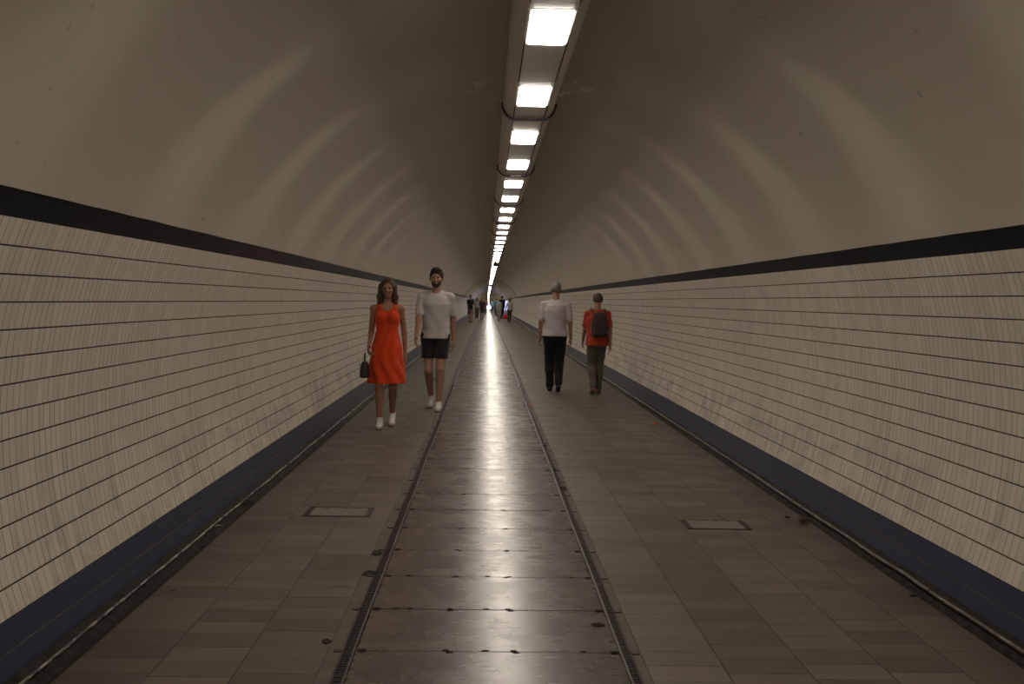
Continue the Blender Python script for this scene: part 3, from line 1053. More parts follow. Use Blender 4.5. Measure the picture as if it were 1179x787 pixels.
def person(spec):
    """faces -Y; every length follows from the height"""
    Hh = spec['height']; s = Hh / 1.75; fem = spec.get('female', False); near = spec.get('near', True)
    h = spec.get('grid', .0075)
    st = spec.get('stride', .22) * s
    lead = spec.get('lead', 1)                       # which foot is ahead (+1 = +x side)
    slim = spec.get('slim', 1.0)
    J = {}
    hipw = (.092 if fem else .090) * s; shw = (.160 if fem else .176) * s * spec.get('shoulder', 1)
    zh = .915 * s - st * .10
    for sd in (1, -1):
        ahead = sd == lead
        fy = (-st if ahead else st)
        az = .085 * s + (0 if ahead else .055 * s * (st > .05))
        J['hip', sd] = np.array([sd * hipw, 0, zh])
        J['ank', sd] = np.array([sd * hipw * .72, fy, az])
        J['knee', sd] = ik(J['hip', sd], J['ank', sd], .43 * s, .415 * s, (0, -1, 0))
        J['ankdir', sd] = 0 if ahead else 1
        J['sho', sd] = np.array([sd * shw, .012 * s, 1.398 * s - st * .08])
        a = spec.get('arms', {}).get(sd)
        if a is None:
            sw = (.32 if ahead else -.30) * (1 if st > .05 else .2)   # arm swings opposite the leg
            a = (sw, .10, .35 if sw < 0 else .25)
        sw, ab, fl = a                                # swing back(+)/ahead(-), spread, elbow flex
        u = np.array([sd * math.sin(ab), math.sin(sw), -math.cos(sw) * math.cos(ab)]); u /= np.linalg.norm(u)
        el = J['sho', sd] + u * .285 * s
        v = np.array([sd * math.sin(ab * .4), math.sin(sw - fl), -math.cos(sw - fl)]); v /= np.linalg.norm(v)
        J['elb', sd] = el; J['wri', sd] = el + v * .25 * s; J['fdir', sd] = v
    dz = -st * .08
    nk = np.array([0, .012, 1.475 * s + dz]); hd = np.array([0, -.012 * s, 1.635 * s + dz])
    root = empty('person', spec['loc'], spec.get('rz', 0.0))
    tag(root, spec['label'], 'person', spec.get('group'))
    lo = (-.50 * s, -.52 * s, -.02); hi = (.50 * s, .52 * s, Hh + .06)
    skin = spec['skin']
    # ---------- body
    B = SDF(lo, hi, h)
    fw = .88 if fem else 1.0
    B.loft([(.84 * s, 0, .005, .135 * s, .085 * s), (.93 * s, 0, .008, .160 * s, .105 * s), (1.06 * s, 0, .0, .130 * s * fw, .092 * s),
            (1.15 * s, 0, -.002, .125 * s * fw, .090 * s), (1.30 * s, 0, .0, .155 * s * fw, .108 * s), (1.40 * s, 0, .010, .150 * s * fw, .085 * s), (1.45 * s, 0, .015, .07 * s, .055 * s)], .03)
    for sd in (1, -1):
        kn, an = J['knee', sd], J['ank', sd]
        B.cone(J['hip', sd] + [0, 0, .02], kn, .080 * s * slim, .052 * s * slim, .035)
        mid = kn * .68 + an * .32 + np.array([0, .018 * s, 0])
        B.cone(kn, mid, .050 * s * slim, .052 * s * slim, .02); B.cone(mid, an, .050 * s * slim, .033 * s, .02)
        rear = J['ankdir', sd]
        heel = an + np.array([0, .028 * s, -.045 * s + .0 * rear]); ball = an + np.array([0, -.115 * s, (-.062 - (.040 if rear else 0)) * s])
        ball[2] = max(ball[2], .022)
        B.cone(heel, ball, .030 * s, .024 * s, .02); B.cone(an, ball, .032 * s, .022 * s, .02)
        sh = J['sho', sd]
        B.cone((sd * .06 * s, .012, 1.415 * s + dz), sh, .044 * s * fw, .044 * s * fw, .03)
        B.cone(sh, J['elb', sd], .044 * s * fw, .037 * s * fw, .03)
        B.cone(J['elb', sd], J['wri', sd], .038 * s * fw, .0245 * s * fw, .015)
        if near:
            hand(B, J['wri', sd], J['fdir', sd], (sd, 0, 0), (0, -1, 0), s * (.92 if fem else 1.0), spec.get('curl', {}).get(sd, .45), sd)
        else:
            B.cone(J['wri', sd], J['wri', sd] + J['fdir', sd] * .12 * s, .027 * s, .020 * s, .01)
        if fem:
            B.ell((sd * .068 * s, -.078 * s, 1.285 * s), (.055 * s, .048 * s, .055 * s), .03)
    B.cone(nk - [0, 0, .03], hd - [0, -.02 * s, .05 * s], (.050 if fem else .058) * s, (.046 if fem else .055) * s, .02)
    # head
    k = s * spec.get('head', 1.0)
    B.ell(hd + [0, .012 * k, .022 * k], (.076 * k, .095 * k, .090 * k), .015)
    B.ell(hd + [0, -.022 * k, -.045 * k], (.056 * k, .062 * k, .066 * k), .025)
    B.ell(hd + [0, -.064 * k, -.088 * k], (.026 * k, .020 * k, .018 * k), .02)      # chin
    if near:
        for sd in (1, -1):
            B.ell(hd + [sd * .031 * k, -.094 * k, .004 * k], (.017 * k, .014 * k, .012 * k), .012, 's')
            B.ell(hd + [sd * .036 * k, -.070 * k, -.030 * k], (.022 * k, .018 * k, .018 * k), .02)
            B.ell(hd + [sd * .078 * k, .012 * k, -.008 * k], (.010 * k, .018 * k, .031 * k), .006)
            B.cone(hd + [sd * .012 * k, -.089 * k, .020 * k], hd + [sd * .046 * k, -.078 * k, .022 * k], .0065 * k, .005 * k, .01)
        B.cone(hd + [0, -.088 * k, .006 * k], hd + [0, -.108 * k, -.030 * k], .008 * k, .0125 * k, .010)
        for sd in (1, -1):
            B.ell(hd + [sd * .012 * k, -.098 * k, -.034 * k], (.009 * k, .010 * k, .008 * k), .006)
        B.cone(hd + [-.020 * k, -.082 * k, -.058 * k], hd + [.020 * k, -.082 * k, -.058 * k], .0075 * k, .0075 * k, .006)
        B.cone(hd + [-.016 * k, -.082 * k, -.067 * k], hd + [.016 * k, -.082 * k, -.067 * k], .0075 * k, .0075 * k, .004)
    me = B.mesh('body')
    body = link(me, 'body', skin, root, True)
    if near:
        for sd in (1, -1):
            mb = MB(); r_ = .0108 * k; rings = []
            for i in range(7):
                a = -PI / 2 + PI * i / 6
                rings.append([(r_ * math.cos(a) * math.cos(b), r_ * math.sin(a), r_ * math.cos(a) * math.sin(b)) for b in [2 * PI * q / 12 for q in range(12)]])
            mb.loft(rings, closed=True, caps=True)
            e = mb.build('eye', M['eye'], root, True, tuple(hd + [sd * .031 * k, -.0775 * k, .004 * k]))
            mb = MB(); rings = []
            for i in range(4):
                a = -PI / 2 + .85 * i / 3
                rings.append([(r_ * 1.04 * math.cos(a) * math.cos(b), r_ * 1.04 * math.sin(a), r_ * 1.04 * math.cos(a) * math.sin(b)) for b in [2 * PI * q / 10 for q in range(10)]])
            mb.loft(rings, closed=True, caps=True); mb.build('iris', M['dark_hair'], e, True)
        lm = SDF(hd + np.array([-.04, -.12, -.09]), hd + np.array([.04, -.05, -.04]), .003)
        lm.cone(hd + [-.020 * k, -.083 * k, -.058 * k], hd + [.020 * k, -.083 * k, -.058 * k], .0078 * k, .0078 * k, .004)
        lm.cone(hd + [-.014 * k, -.083 * k, -.067 * k], hd + [.014 * k, -.083 * k, -.067 * k], .0078 * k, .0078 * k, .004)
        link(lm.mesh('lips'), 'lips', M['lips'], root, True)
    # ---------- hair
    hr = spec.get('hair')
    if hr:
        Hs = SDF(hd + np.array([-.2, -.2, -.42]), hd + np.array([.2, .22, .20]), h if near else h * 1.2)
        Hs.ell(hd + [0, .020 * k, .034 * k], (.086 * k, .102 * k, .094 * k), .01)
        # clear the face
        Hs.ell(hd + [0, -.115 * k, -.028 * k], (.085 * k, .085 * k, .088 * k), .012, 's')
        if hr == 'long':
            for sd in (1, -1):
                for q in range(5):
                    x0 = sd * (.022 + .012 * q) * k
                    Hs.cone(hd + [x0 * 1.05, (.050 - .014 * q) * k, .03 * k], hd + [x0 * 1.35, (.062 - .014 * q) * k, -.10 * k], .033 * k, .030 * k, .02)
                    Hs.cone(hd + [x0 * 1.35, (.062 - .014 * q) * k, -.10 * k], hd + [x0 * 1.35, (.075 - .018 * q) * k, -.235 * k], .030 * k, .018 * k, .02)
            Hs.ell(hd + [0, -.120 * k, -.030 * k], (.058 * k, .085 * k, .085 * k), .008, 's')
            Hs.ell(hd + [0, -.13 * k, .05 * k], (.04 * k, .06 * k, .03 * k), .02, 's')
        else:
            Hs.cut(2, hd[2] - .062 * k, 'above')
            for sd in (1, -1):
                Hs.ell(hd + [sd * .085 * k, -.02 * k, -.045 * k], (.03 * k, .055 * k, .045 * k), .01, 's')
            if hr == 'quiff':
                Hs.ell(hd + [.005, -.030 * k, .100 * k], (.068 * k, .070 * k, .034 * k), .03)
        Hs.wrinkle(.0022, 70., 1.0)
        link(Hs.mesh('hair'), 'hair', spec['hair_mat'], root, True)
    if spec.get('beard'):
        Bd = SDF(hd + np.array([-.12, -.15, -.15]), hd + np.array([.12, .08, .02]), .005)
        Bd.ell(hd + [0, -.024 * k, -.050 * k], (.0605 * k, .066 * k, .066 * k), .0)
        Bd.ell(hd + [0, -.066 * k, -.088 * k], (.033 * k, .026 * k, .024 * k), .02)
        Bd.cut(2, hd[2] - .028 * k, 'below')
        Bd.ell(hd + [0, -.10 * k, -.056 * k], (.028 * k, .030 * k, .016 * k), .006, 's')
        Bd.ell(hd + [0, -.11 * k, -.018 * k], (.05 * k, .05 * k, .024 * k), .01, 's')
        Bd.wrinkle(.0015, 80., 1.0)
        link(Bd.mesh('beard'), 'beard', spec['hair_mat'], root, True)
    # ---------- garments
    def arm_sleeve(S, f, g):
        for sd in (1, -1):
            sh, el, wr = J['sho', sd], J['elb', sd], J['wri', sd]
            if f <= 1:
                e = sh + (el - sh) * f
                S.cone(sh + (0, 0, .000), e, (.051 * fw + g) * s, (.050 * fw + g * 1.5) * s, .02)
            else:
                S.cone(sh + (0, 0, .004), el, (.056 * fw + g) * s, (.045 * fw + g) * s, .02)
                S.cone(el, wr, (.045 * fw + g) * s, (.033 * fw + g) * s, .02)
    garments = []
    for g_ in spec['clothes']:
        garments += [dict(g_, sides=(1,)), dict(g_, sides=(-1,))] if g_['type'] == 'shoes' else [g_]
    for g_ in garments:
        S = SDF(lo if g_['type'] != 'shoes' else lo, hi if g_['type'] != 'shoes' else (hi[0], hi[1], .4), h)
        ty = g_['type']
        if ty in ('tshirt', 'shirt'):
            z0 = g_.get('hem', .86) * s; e = g_.get('ease', .016) * s
            fold = .030
            S.loft([(z0, 0, .0, (.165 + g_.get('flare', .0)) * s * fw + e, .112 * s + e), (1.0 * s, 0, 0, .150 * s * fw + e, .102 * s + e), (1.15 * s, 0, -.002, .143 * s * fw + e, .100 * s + e),
                    (1.30 * s, 0, 0, .168 * s * fw + e, .116 * s + e * .7), (1.38 * s, 0, .010, .150 * s * fw + e * .4, .098 * s + e * .5), (1.435 * s, 0, .014, .098 * s, .074 * s), (1.468 * s + dz * .3, 0, .014, .066 * s, .060 * s)], .02, fold=fold, nf=5, ph=g_.get('ph', 1))
            for sd in (1, -1):
                S.cone((sd * .06 * s, .012, 1.428 * s + dz), J['sho', sd] + (0, 0, .002), .055 * s * fw, .054 * s * fw, .03)
            if fem:
                for sd in (1, -1): S.ell((sd * .068 * s, -.082 * s, 1.285 * s), (.060 * s, .052 * s, .060 * s), .03)
            arm_sleeve(S, g_.get('sleeve', .6), .006)
            S.ell((0, -.045 * s, 1.485 * s + dz), (.058 * s, .055 * s, .045 * s), .008, 's')
            S.wrinkle(.0022, 30., g_.get('ph', 1))
        elif ty == 'dress':
            z0 = g_['hem'] * s; e = .012 * s
            S.loft([(z0, 0, .0, g_.get('w', .215) * s, g_.get('d', .175) * s), (.72 * s, 0, -.005, .198 * s, .175 * s), (.93 * s, 0, .0, .178 * s, .130 * s), (1.06 * s, 0, 0, .140 * s, .106 * s),
                    (1.14 * s, 0, 0, .128 * s, .100 * s), (1.28 * s, 0, 0, .150 * s, .112 * s), (1.38 * s, 0, .008, .140 * s, .090 * s), (1.43 * s, 0, .012, .112 * s, .068 * s)], .02, fold=.05, nf=8, ph=.6)
            for sd in (1, -1):
                S.ell((sd * .068 * s, -.082 * s, 1.285 * s), (.062 * s, .054 * s, .062 * s), .03)
                S.cone((sd * .085 * s, -.035 * s, 1.40 * s), (sd * .100 * s, .035 * s, 1.455 * s + dz), .026 * s, .026 * s, .02)
            if g_.get('sleeve'): arm_sleeve(S, g_['sleeve'], .008)
            S.ell((0, -.085 * s, 1.435 * s), (.072 * s, .075 * s, .065 * s), .01, 's')
            S.wrinkle(.0025, 22., 2.0)
        elif ty == 'skirt':
            z0 = g_['hem'] * s
            S.loft([(z0, 0, 0, g_.get('w', .20) * s, .165 * s), (.75 * s, 0, 0, .182 * s, .140 * s), (.93 * s, 0, .008, .172 * s, .122 * s), (1.03 * s, 0, 0, .150 * s * fw, .108 * s)], .01, fold=.05, nf=9)
        elif ty in ('shorts', 'trousers'):
            S.loft([(.80 * s, 0, .004, .150 * s, .104 * s), (.92 * s, 0, .010, .166 * s, .120 * s), (1.02 * s, 0, 0, .155 * s * (fw + .03), .108 * s)], .03)
            for sd in (1, -1):
                hp, kn, an = J['hip', sd], J['knee', sd], J['ank', sd]
                if ty == 'shorts':
                    e = hp + (kn - hp) * g_.get('len', .72)
                    S.cone(hp + (0, 0, .01), e, .094 * s * slim, .086 * s * slim, .02)
                else:
                    w_ = g_.get('w', 1.0)
                    S.cone(hp + (0, 0, .01), kn, .095 * s * slim * w_, .072 * s * slim * w_, .02)
                    S.cone(kn, kn * .6 + an * .4 + np.array([0, .02 * s, 0]), .072 * s * slim * w_, .068 * s * slim * w_, .02)
                    e = an + (0, .005, .01)
                    S.cone(kn, e, .067 * s * slim * w_, .056 * s * w_, .015)
            if ty == 'shorts':
                zc = min((J['hip', sd] + (J['knee', sd] - J['hip', sd]) * g_.get('len', .72))[2] for sd in (1, -1))
                S.cut(2, zc, 'above')
            else:
                S.cut(2, .055 * s, 'above')
            S.wrinkle(.0028, 24., 4.0)
        elif ty == 'shoes':
            for sd in g_['sides']:
                an = J['ank', sd]; rear = J['ankdir', sd]
                heel = an + np.array([0, .030 * s, -.043 * s]); ball = an + np.array([0, -.120 * s, (-.055 - (.048 if rear else 0)) * s]); toe = ball + np.array([0, -.045 * s, -.004])
                for q in (ball, toe): q[2] = max(q[2], .028)
                heel[2] = max(heel[2], .036)
                S.cone(heel, ball, .038 * s, .037 * s, .02); S.cone(ball, toe, .037 * s, .030 * s, .02)
                S.cone(an + (0, 0, g_.get('top', -.005) * s), heel, .040 * s, .036 * s, .015); S.cone(an, ball, .036 * s, .026 * s, .02)
            S.cut(2, .0, 'above')
        nm = {'tshirt': 't_shirt', 'shirt': 'shirt', 'dress': 'dress', 'skirt': 'skirt', 'shorts': 'shorts', 'trousers': 'trousers', 'shoes': 'shoe'}[ty]
        o = link(S.mesh(nm), nm, g_['mat'], root, True)
        if g_.get('label'): o['label'] = g_['label']
    return root, J, s


M['eye'] = plain('eye_white', (.42, .38, .34), .25, .5)
M['dark_hair'] = plain('dark_brown_hair', (.030, .018, .012), .6, .4)
M['brown_hair'] = plain('brown_hair', (.075, .042, .022), .6, .4)
M['grey_hair'] = plain('grey_hair', (.20, .18, .155), .7, .3)
M['blond_hair'] = plain('blond_hair', (.42, .28, .12), .6, .4)
M['fair_hair'] = plain('fair_brown_hair', (.10, .07, .045), .7, .3)
M['lips'] = plain('lips', (.30, .13, .095), .45, .4)
SK1 = skin_mat('tanned_skin', (.34, .165, .10)); SK2 = skin_mat('fair_skin', (.38, .205, .14)); SK3 = skin_mat('dark_skin', (.11, .06, .04))
C_orange = cloth('orange_red_dress_cloth', (.66, .055, .008))
C_white = cloth('white_cotton', (.50, .465, .455)); C_pink = cloth('pale_pinkish_cotton', (.50, .455, .455))
C_black = cloth('black_cotton', (.012, .011, .013)); C_black2 = cloth('black_trouser_cloth', (.010, .009, .010))
C_red = cloth('orange_red_shirt_cloth', (.42, .055, .022)); C_khaki = cloth('grey_brown_cloth', (.12, .10, .085))
C_cream = cloth('cream_skirt_cloth', (.34, .31, .27)); C_navy = cloth('dark_navy_cloth', (.028, .027, .045))
C_plum = cloth('plum_patterned_cloth', (.07, .035, .04), pattern=40, c2=(.16, .08, .08)); C_teal = cloth('teal_cloth', (.03, .22, .28))
C_ltgrey = cloth('pale_grey_cardigan', (.36, .38, .41)); C_brown = cloth('grey_brown_trouser', (.085, .072, .06))
L_black = plain('black_leather', (.012, .010, .011), .4, .5, 0, .2, 30); L_white = plain('white_trainer', (.62, .58, .54), .6, .4); L_tan = plain('tan_shoe', (.25, .13, .07), .6, .4)


def xat(px, D, py=400.0):
    """x on the footway for a column px at depth D (undoes the camera's yaw and roll)"""
    return CAM[0] + ((px - 560.0) + (py - 345.0) * .019) / 1100.0 * D


def ground(px, D, py=400.0):
    return (xat(px, D, py) , D, fz(D))


def place(pxx, D, py, **k):
    k['loc'] = (xat(pxx, D, py), D, fz(D) + (.004 if D > 40 else 0))
    return person(k)


w1, J1, s1 = place(444, 10.55, 490, height=1.64, female=True, stride=.15, lead=-1, rz=.05, grid=.0075, slim=.92,
    skin=SK1, hair='long', hair_mat=M['brown_hair'], arms={-1: (.16, .10, 1.05), 1: (.16, .14, .22)}, curl={-1: .9},
    label='walking woman in a bright orange red dress and white trainers near the left wall',
    clothes=[dict(type='dress', hem=.52, w=.225, d=.215, mat=C_orange, label='bright orange red knee length dress'), dict(type='shoes', mat=L_white, top=.02)])
m1, J2, s2 = place(500, 12.35, 470, height=1.82, stride=.17, lead=1, rz=-.04, grid=.008,
    skin=SK2, hair='quiff', hair_mat=M['dark_hair'], beard=True, curl={},
    label='tall bearded man in a white t-shirt and black shorts walking towards the camera',
    clothes=[dict(type='tshirt', hem=.875, ease=.022, sleeve=.72, mat=C_white, ph=2), dict(type='shorts', len=.62, mat=C_black), dict(type='shoes', mat=L_white)])
m2, J3, s3 = place(638, 14.95, 450, height=1.72, stride=.10, lead=1, rz=PI - .03, grid=.009, shoulder=1.06,
    skin=SK2, hair='short', hair_mat=M['grey_hair'], arms={1: (-.05, .16, .25), -1: (.08, .16, .22)},
    label='grey haired man in a white shirt and black trousers walking away on the right',
    clothes=[dict(type='shirt', hem=.89, ease=.034, sleeve=.80, flare=.015, mat=C_pink, ph=3), dict(type='trousers', w=1.12, mat=C_black2), dict(type='shoes', mat=L_black)])
m3, J4, s4 = place(686.5, 14.7, 452, height=1.56, stride=.12, lead=-1, rz=PI + .04, grid=.009,
    skin=SK2, hair='short', hair_mat=M['fair_hair'],
    label='short walker in an orange red shirt carrying a dark backpack beside the right wall',
    clothes=[dict(type='tshirt', hem=.84, ease=.036, flare=.015, sleeve=.75, mat=C_red, ph=5), dict(type='trousers', mat=C_khaki), dict(type='shoes', mat=L_tan)])


def to_world(root, p):
    a = root.rotation_euler.z; c_, s_ = math.cos(a), math.sin(a)
    return (root.location.x + p[0] * c_ - p[1] * s_, root.location.y + p[0] * s_ + p[1] * c_, root.location.z + p[2])


# handbag in the woman's hand
wr = J1['wri', -1] + J1['fdir', -1] * .105 * s1
bx, by, bz = to_world(w1, (wr[0] - .035, wr[1], wr[2]))
bag = empty('handbag', (bx, by, bz - .27), w1.rotation_euler.z)
tag(bag, 'small black handbag hanging from the hand of the woman in orange', 'handbag')
S = SDF((-.1, -.18, -.02), (.1, .18, .3), .006)
S.loft([(.0, 0, 0, .045, .110), (.02, 0, 0, .052, .122), (.12, 0, 0, .046, .112), (.175, 0, 0, .026, .098)], .01, p=3.2); S.wrinkle(.0015, 30.)
link(S.mesh('bag_body'), 'bag_body', L_black, bag, True)
mb = MB(); mb.tube([(0, -.072 * math.cos(a), .165 + .105 * math.sin(a)) for a in [PI * q / 12 for q in range(13)]], .0055, 8)
mb.build('handle', L_black, bag, True)
mb = MB(); mb.box(-.056, -.050, -.018, .018, .125, .150); mb.build('clasp', M['rail'], bag)
# backpack on the short walker
px_, py_, pz_ = to_world(m3, (0, .225 * s4, 1.02 * s4))
bp = empty('backpack', (px_, py_, pz_), m3.rotation_euler.z)
tag(bp, 'dark brown backpack worn by the short walker in orange red', 'backpack')
S = SDF((-.25, -.2, -.05), (.25, .2, .5), .007)
S.loft([(-.02, 0, 0, .105, .060), (.02, 0, 0, .125, .078), (.20, 0, 0, .125, .075), (.32, 0, 0, .095, .052), (.36, 0, 0, .05, .03)], .01, p=3); S.wrinkle(.002, 26.)
DKB = cloth('dark_backpack_cloth', (.055, .032, .030))
link(S.mesh('pack_body'), 'pack_body', DKB, bp, True)
S = SDF((-.2, -.02, -.05), (.2, .2, .3), .007)
S.loft([(.0, 0, .072, .085, .038), (.03, 0, .076, .095, .046), (.15, 0, .074, .09, .036)], .01, p=3)
link(S.mesh('front_pocket'), 'front_pocket', DKB, bp, True)
for sd in (1, -1):
    mb = MB(); mb.tube([(sd * .085, -.07, .30), (sd * .100, -.12, .385), (sd * .105, -.20, .415), (sd * .108, -.285, .36), (sd * .110, -.325, .24), (sd * .115, -.27, .09), (sd * .11, -.12, .02)], .011, 6)
    mb.build('shoulder_strap', DKB, bp, True)

G = .016
place(541.5, 62.0, 370, height=1.80, stride=.12, grid=G, near=False, skin=SK2, hair='short', hair_mat=M['dark_hair'],
      label='distant tall walker in black t-shirt and dark plum skirt, leftmost of the far group',
      clothes=[dict(type='tshirt', hem=.86, mat=C_black), dict(type='skirt', hem=.48, w=.19, mat=C_plum), dict(type='shoes', mat=L_black)])
place(549.0, 74.0, 366, height=1.66, stride=.16, grid=G, near=False, female=True, skin=SK2, hair='long', hair_mat=M['brown_hair'],
      label='distant walker in a pale top and brown trousers between two darker walkers',
      clothes=[dict(type='tshirt', hem=.90, mat=C_ltgrey), dict(type='trousers', mat=C_brown), dict(type='shoes', mat=L_tan)])
place(554.8, 73.0, 366, height=1.70, stride=.08, grid=G, near=False, skin=SK1, hair='short', hair_mat=M['fair_hair'],
      label='distant walker in a dark navy top and shorts with bare shins and black shoes',
      clothes=[dict(type='tshirt', hem=.84, ease=.03, mat=C_navy, sleeve=.9), dict(type='shorts', len=.9, mat=C_navy), dict(type='shoes', mat=L_black, top=.03)])
place(558.6, 104.0, 360, height=1.62, stride=.14, grid=G, near=False, skin=SK1, hair='short', hair_mat=M['dark_hair'],
      label='tiny reddish walker just behind the one in dark navy',
      clothes=[dict(type='tshirt', hem=.86, mat=C_red), dict(type='trousers', mat=C_brown), dict(type='shoes', mat=L_black)])
place(574.3, 67.5, 369, height=1.63, stride=.06, grid=G, near=False, female=True, rz=PI, skin=SK1, hair='short', hair_mat=M['blond_hair'],
      label='distant blond woman in a pale grey cardigan and cream skirt, walking away',
      clothes=[dict(type='shirt', hem=.84, ease=.03, sleeve=1.8, mat=C_ltgrey), dict(type='skirt', hem=.44, w=.165, mat=C_cream), dict(type='shoes', mat=L_tan)])
place(577.6, 76.0, 366, height=1.86, stride=.14, grid=G, near=False, rz=PI, skin=SK3, hair='short', hair_mat=M['dark_hair'],
      label='tall distant walker all in black behind the blond woman',
      clothes=[dict(type='tshirt', hem=.86, ease=.03, mat=C_black), dict(type='trousers', mat=C_navy), dict(type='shoes', mat=L_black)])
place(571.0, 96.0, 361, height=1.72, stride=.14, grid=G, near=False, rz=PI, skin=SK2, hair='short', hair_mat=M['dark_hair'],
      label='tiny walker in a teal top left of the blond woman',
      clothes=[dict(type='tshirt', hem=.86, ease=.02, mat=C_teal), dict(type='trousers', mat=C_khaki), dict(type='shoes', mat=L_black)])
g1, J5, s5 = place(586.4, 65.0, 369.5, height=1.60, stride=.14, grid=G, near=False, rz=PI, skin=SK1, hair='short', hair_mat=M['dark_hair'],
      arms={1: (.0, .30, .05)},
      label='distant man in a pale shirt and grey brown trousers beside the right wall, walking away',
      clothes=[dict(type='shirt', hem=.88, ease=.02, sleeve=1.8, mat=C_pink), dict(type='trousers', mat=C_brown, w=1.1), dict(type='shoes', mat=L_black)])
place(566.6, 118.0, 358, height=1.7, stride=.1, grid=G, near=False, rz=PI, skin=SK2, hair='short', hair_mat=M['dark_hair'],
      label='tiny grey walker just right of the glare at the tunnel end',
      clothes=[dict(type='tshirt', hem=.86, ease=.02, mat=C_ltgrey), dict(type='trousers', mat=C_khaki), dict(type='shoes', mat=L_black)])
wr = J5['wri', 1] + J5['fdir', 1] * .10
sx_, sy_b, sz_ = to_world(g1, wr)
sb = empty('shopping_bag', (sx_ - .0, sy_b, sz_ - .47)); tag(sb, 'bright red plastic shopping bag hanging from the distant man\'s hand', 'shopping bag')
S = SDF((-.3, -.2, -.03), (.3, .2, .5), .010)
S.loft([(.0, 0, 0, .13, .07), (.03, 0, 0, .17, .10), (.14, 0, 0, .175, .11), (.26, 0, 0, .09, .06), (.34, 0, 0, .03, .025)], .01, p=2.4, fold=.06, nf=6)
link(S.mesh('bag_body'), 'bag_body', cloth('red_plastic', (.75, .02, .012), .4), sb, True)
mb = MB(); mb.tube([(0, 0, .32), (.01, 0, .40), (0, 0, .47)], .012, 6); mb.build('handle', bpy.data.materials['red_plastic'], sb, True)


def far_spot(px, py):
    D = 1.412 * 1100 / (py - 345.0)
    return xat(px, D, py), D


x_, y_ = far_spot(278, 583)
blob('litter_scrap', x_ + .05, y_, .002, .10, .10, .022, M['litter_black'], 'flat black scrap lying by the left gutter, past the pale stick', 'litter', 1, .3)
x_, y_ = far_spot(247, 611); blob('litter_stick', x_, y_, .002, .085, .010, .008, M['litter_white'], 'small pale stick beside the left gutter pipe', 'litter', 2, .1)
x_, y_ = far_spot(232, 635.5); blob('litter_scrap', x_, y_, .0, .04, .018, .010, M['litter_black'], 'tiny black scrap on the left pavers nearest the gutter', 'litter', 3)
x_, y_ = far_spot(755, 485); blob('litter_scrap', x_, y_, .0, .075, .05, .018, M['litter_orange'], 'small bright orange scrap near the right gutter', 'litter', 4)
x_, y_ = far_spot(611, 465); blob('litter_scrap', x_, y_, .002, .04, .03, .015, M['litter_orange'], 'tiny orange scrap beside the right floor rail', 'litter', 5)
x_, y_ = far_spot(937, 598); blob('gutter_clump', x_ - .03, y_, .0, .10, .07, .04, M['litter_brown'], 'brown clump of dirt against the right gutter pipe', 'litter', 6, .4)
x_, y_ = far_spot(912, 592.5); blob('litter_scrap', x_, y_, .0, .05, .03, .012, M['litter_black'], 'black scrap on the pavers left of the brown gutter clump', 'litter', 7, .4)
x_, y_ = far_spot(1063, 683.5); blob('litter_scrap', x_, y_, .0, .055, .022, .010, M['litter_black'], 'black scrap by the right gutter near the bottom right corner', 'litter', 8, .3)
x_, y_ = far_spot(882, 641.5)
x_, y_ = far_spot(198, 686.5); blob('dark_spot', x_, y_, .0, .022, .022, .004, M['litter_black'], 'round black gum spot on the left pavers', 'gum spot', 9)
x_, y_ = far_spot(390, 679.5)
mb = MB(); mb.box(-.045, .045, -.003, .003, 0, .0015)
tag(mb.build('chalk_line', M['chalk'], loc=(x_, y_, .001)), 'short green chalk line across the left pavers', 'chalk line')
for i, (px, py, w_, l_) in enumerate(((424, 664, .085, .05), (433, 640, .07, .045), (374, 745, .05, .03))):
    x_, y_ = far_spot(px, py)
    pit('broken_mortar', x_, y_, w_, l_ * 2.4, ['ragged broken mortar left of the left rail, nearer of the two large ones', 'ragged broken mortar left of the left rail, farther of the two large ones', 'small broken mortar patch by the left rail near the bottom edge'][i], 40 + i)
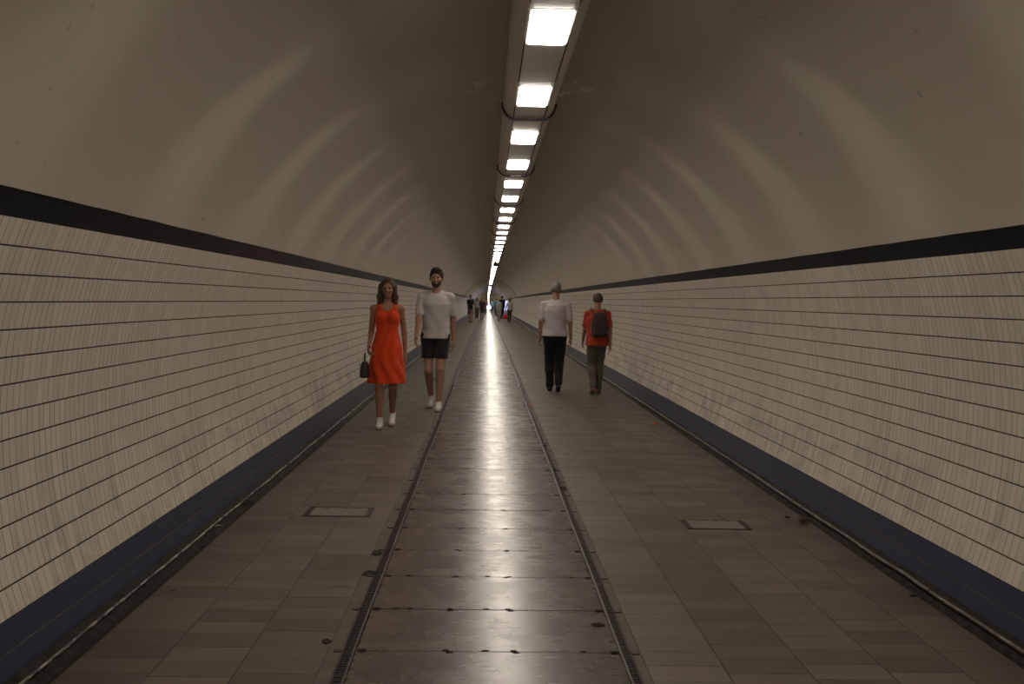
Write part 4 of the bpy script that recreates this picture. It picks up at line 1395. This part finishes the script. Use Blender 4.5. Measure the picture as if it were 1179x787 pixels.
for i, (px, py, w_, l_) in enumerate(((650, 562, .05, .22), (640, 540, .045, .20), (628, 512, .04, .18))):
    x_, y_ = far_spot(px, py)
    pit('broken_mortar', x_, y_, w_, l_, ['long broken mortar strip right of the right rail, nearest of three', 'long broken mortar strip right of the right rail, middle of three', 'long broken mortar strip right of the right rail, farthest of three'][i], 60 + i)
x_, y_ = far_spot(691, 722)
pit('chipped_hole', x_ - .005, y_, .07, .055, 'dark chipped hole at the right edge of a trench plate', 77)
# PEOPLE_END

# ------------------------------------------------------------------ camera, world
cam = bpy.data.cameras.new('camera'); co = bpy.data.objects.new('camera', cam); COL.objects.link(co)
F_PX = 1100.0
cam.sensor_fit = 'HORIZONTAL'; cam.sensor_width = 36.0; cam.lens = F_PX / 1179.0 * 36.0
cam.clip_start = .05; cam.clip_end = 2000
yaw, pitch, roll = .0276, -.0431, .0190
cy_, sy_, cp_, sp_, cr_, sr_ = math.cos(yaw), math.sin(yaw), math.cos(pitch), math.sin(pitch), math.cos(roll), math.sin(roll)
F = Vector((sy_ * cp_, cy_ * cp_, sp_)); R0 = Vector((cy_, -sy_, 0)); U0 = R0.cross(F)
Rv = R0 * cr_ + U0 * sr_; Uv = U0 * cr_ - R0 * sr_
mw = Matrix((( Rv.x, Uv.x, -F.x, CAM[0]), (Rv.y, Uv.y, -F.y, CAM[1]), (Rv.z, Uv.z, -F.z, CAM[2]), (0, 0, 0, 1)))
co.matrix_world = mw
SC.camera = co
w = bpy.data.worlds.new('world'); SC.world = w; w.use_nodes = True
w.node_tree.nodes['Background'].inputs[0].default_value = (0, 0, 0, 1)
w.node_tree.nodes['Background'].inputs[1].default_value = 0.0
SC.view_settings.view_transform = 'Standard'; SC.view_settings.look = 'None'
SC.view_settings.gamma = 1.0; SC.view_settings.use_curve_mapping = False
SC.view_settings.exposure = 0.0
SC.cycles.max_bounces = 10; SC.cycles.diffuse_bounces = 5; SC.cycles.glossy_bounces = 4
SC.cycles.use_denoising = True
SC.cycles.sample_clamp_indirect = 6.0
SC.cycles.light_sampling_threshold = 0.0
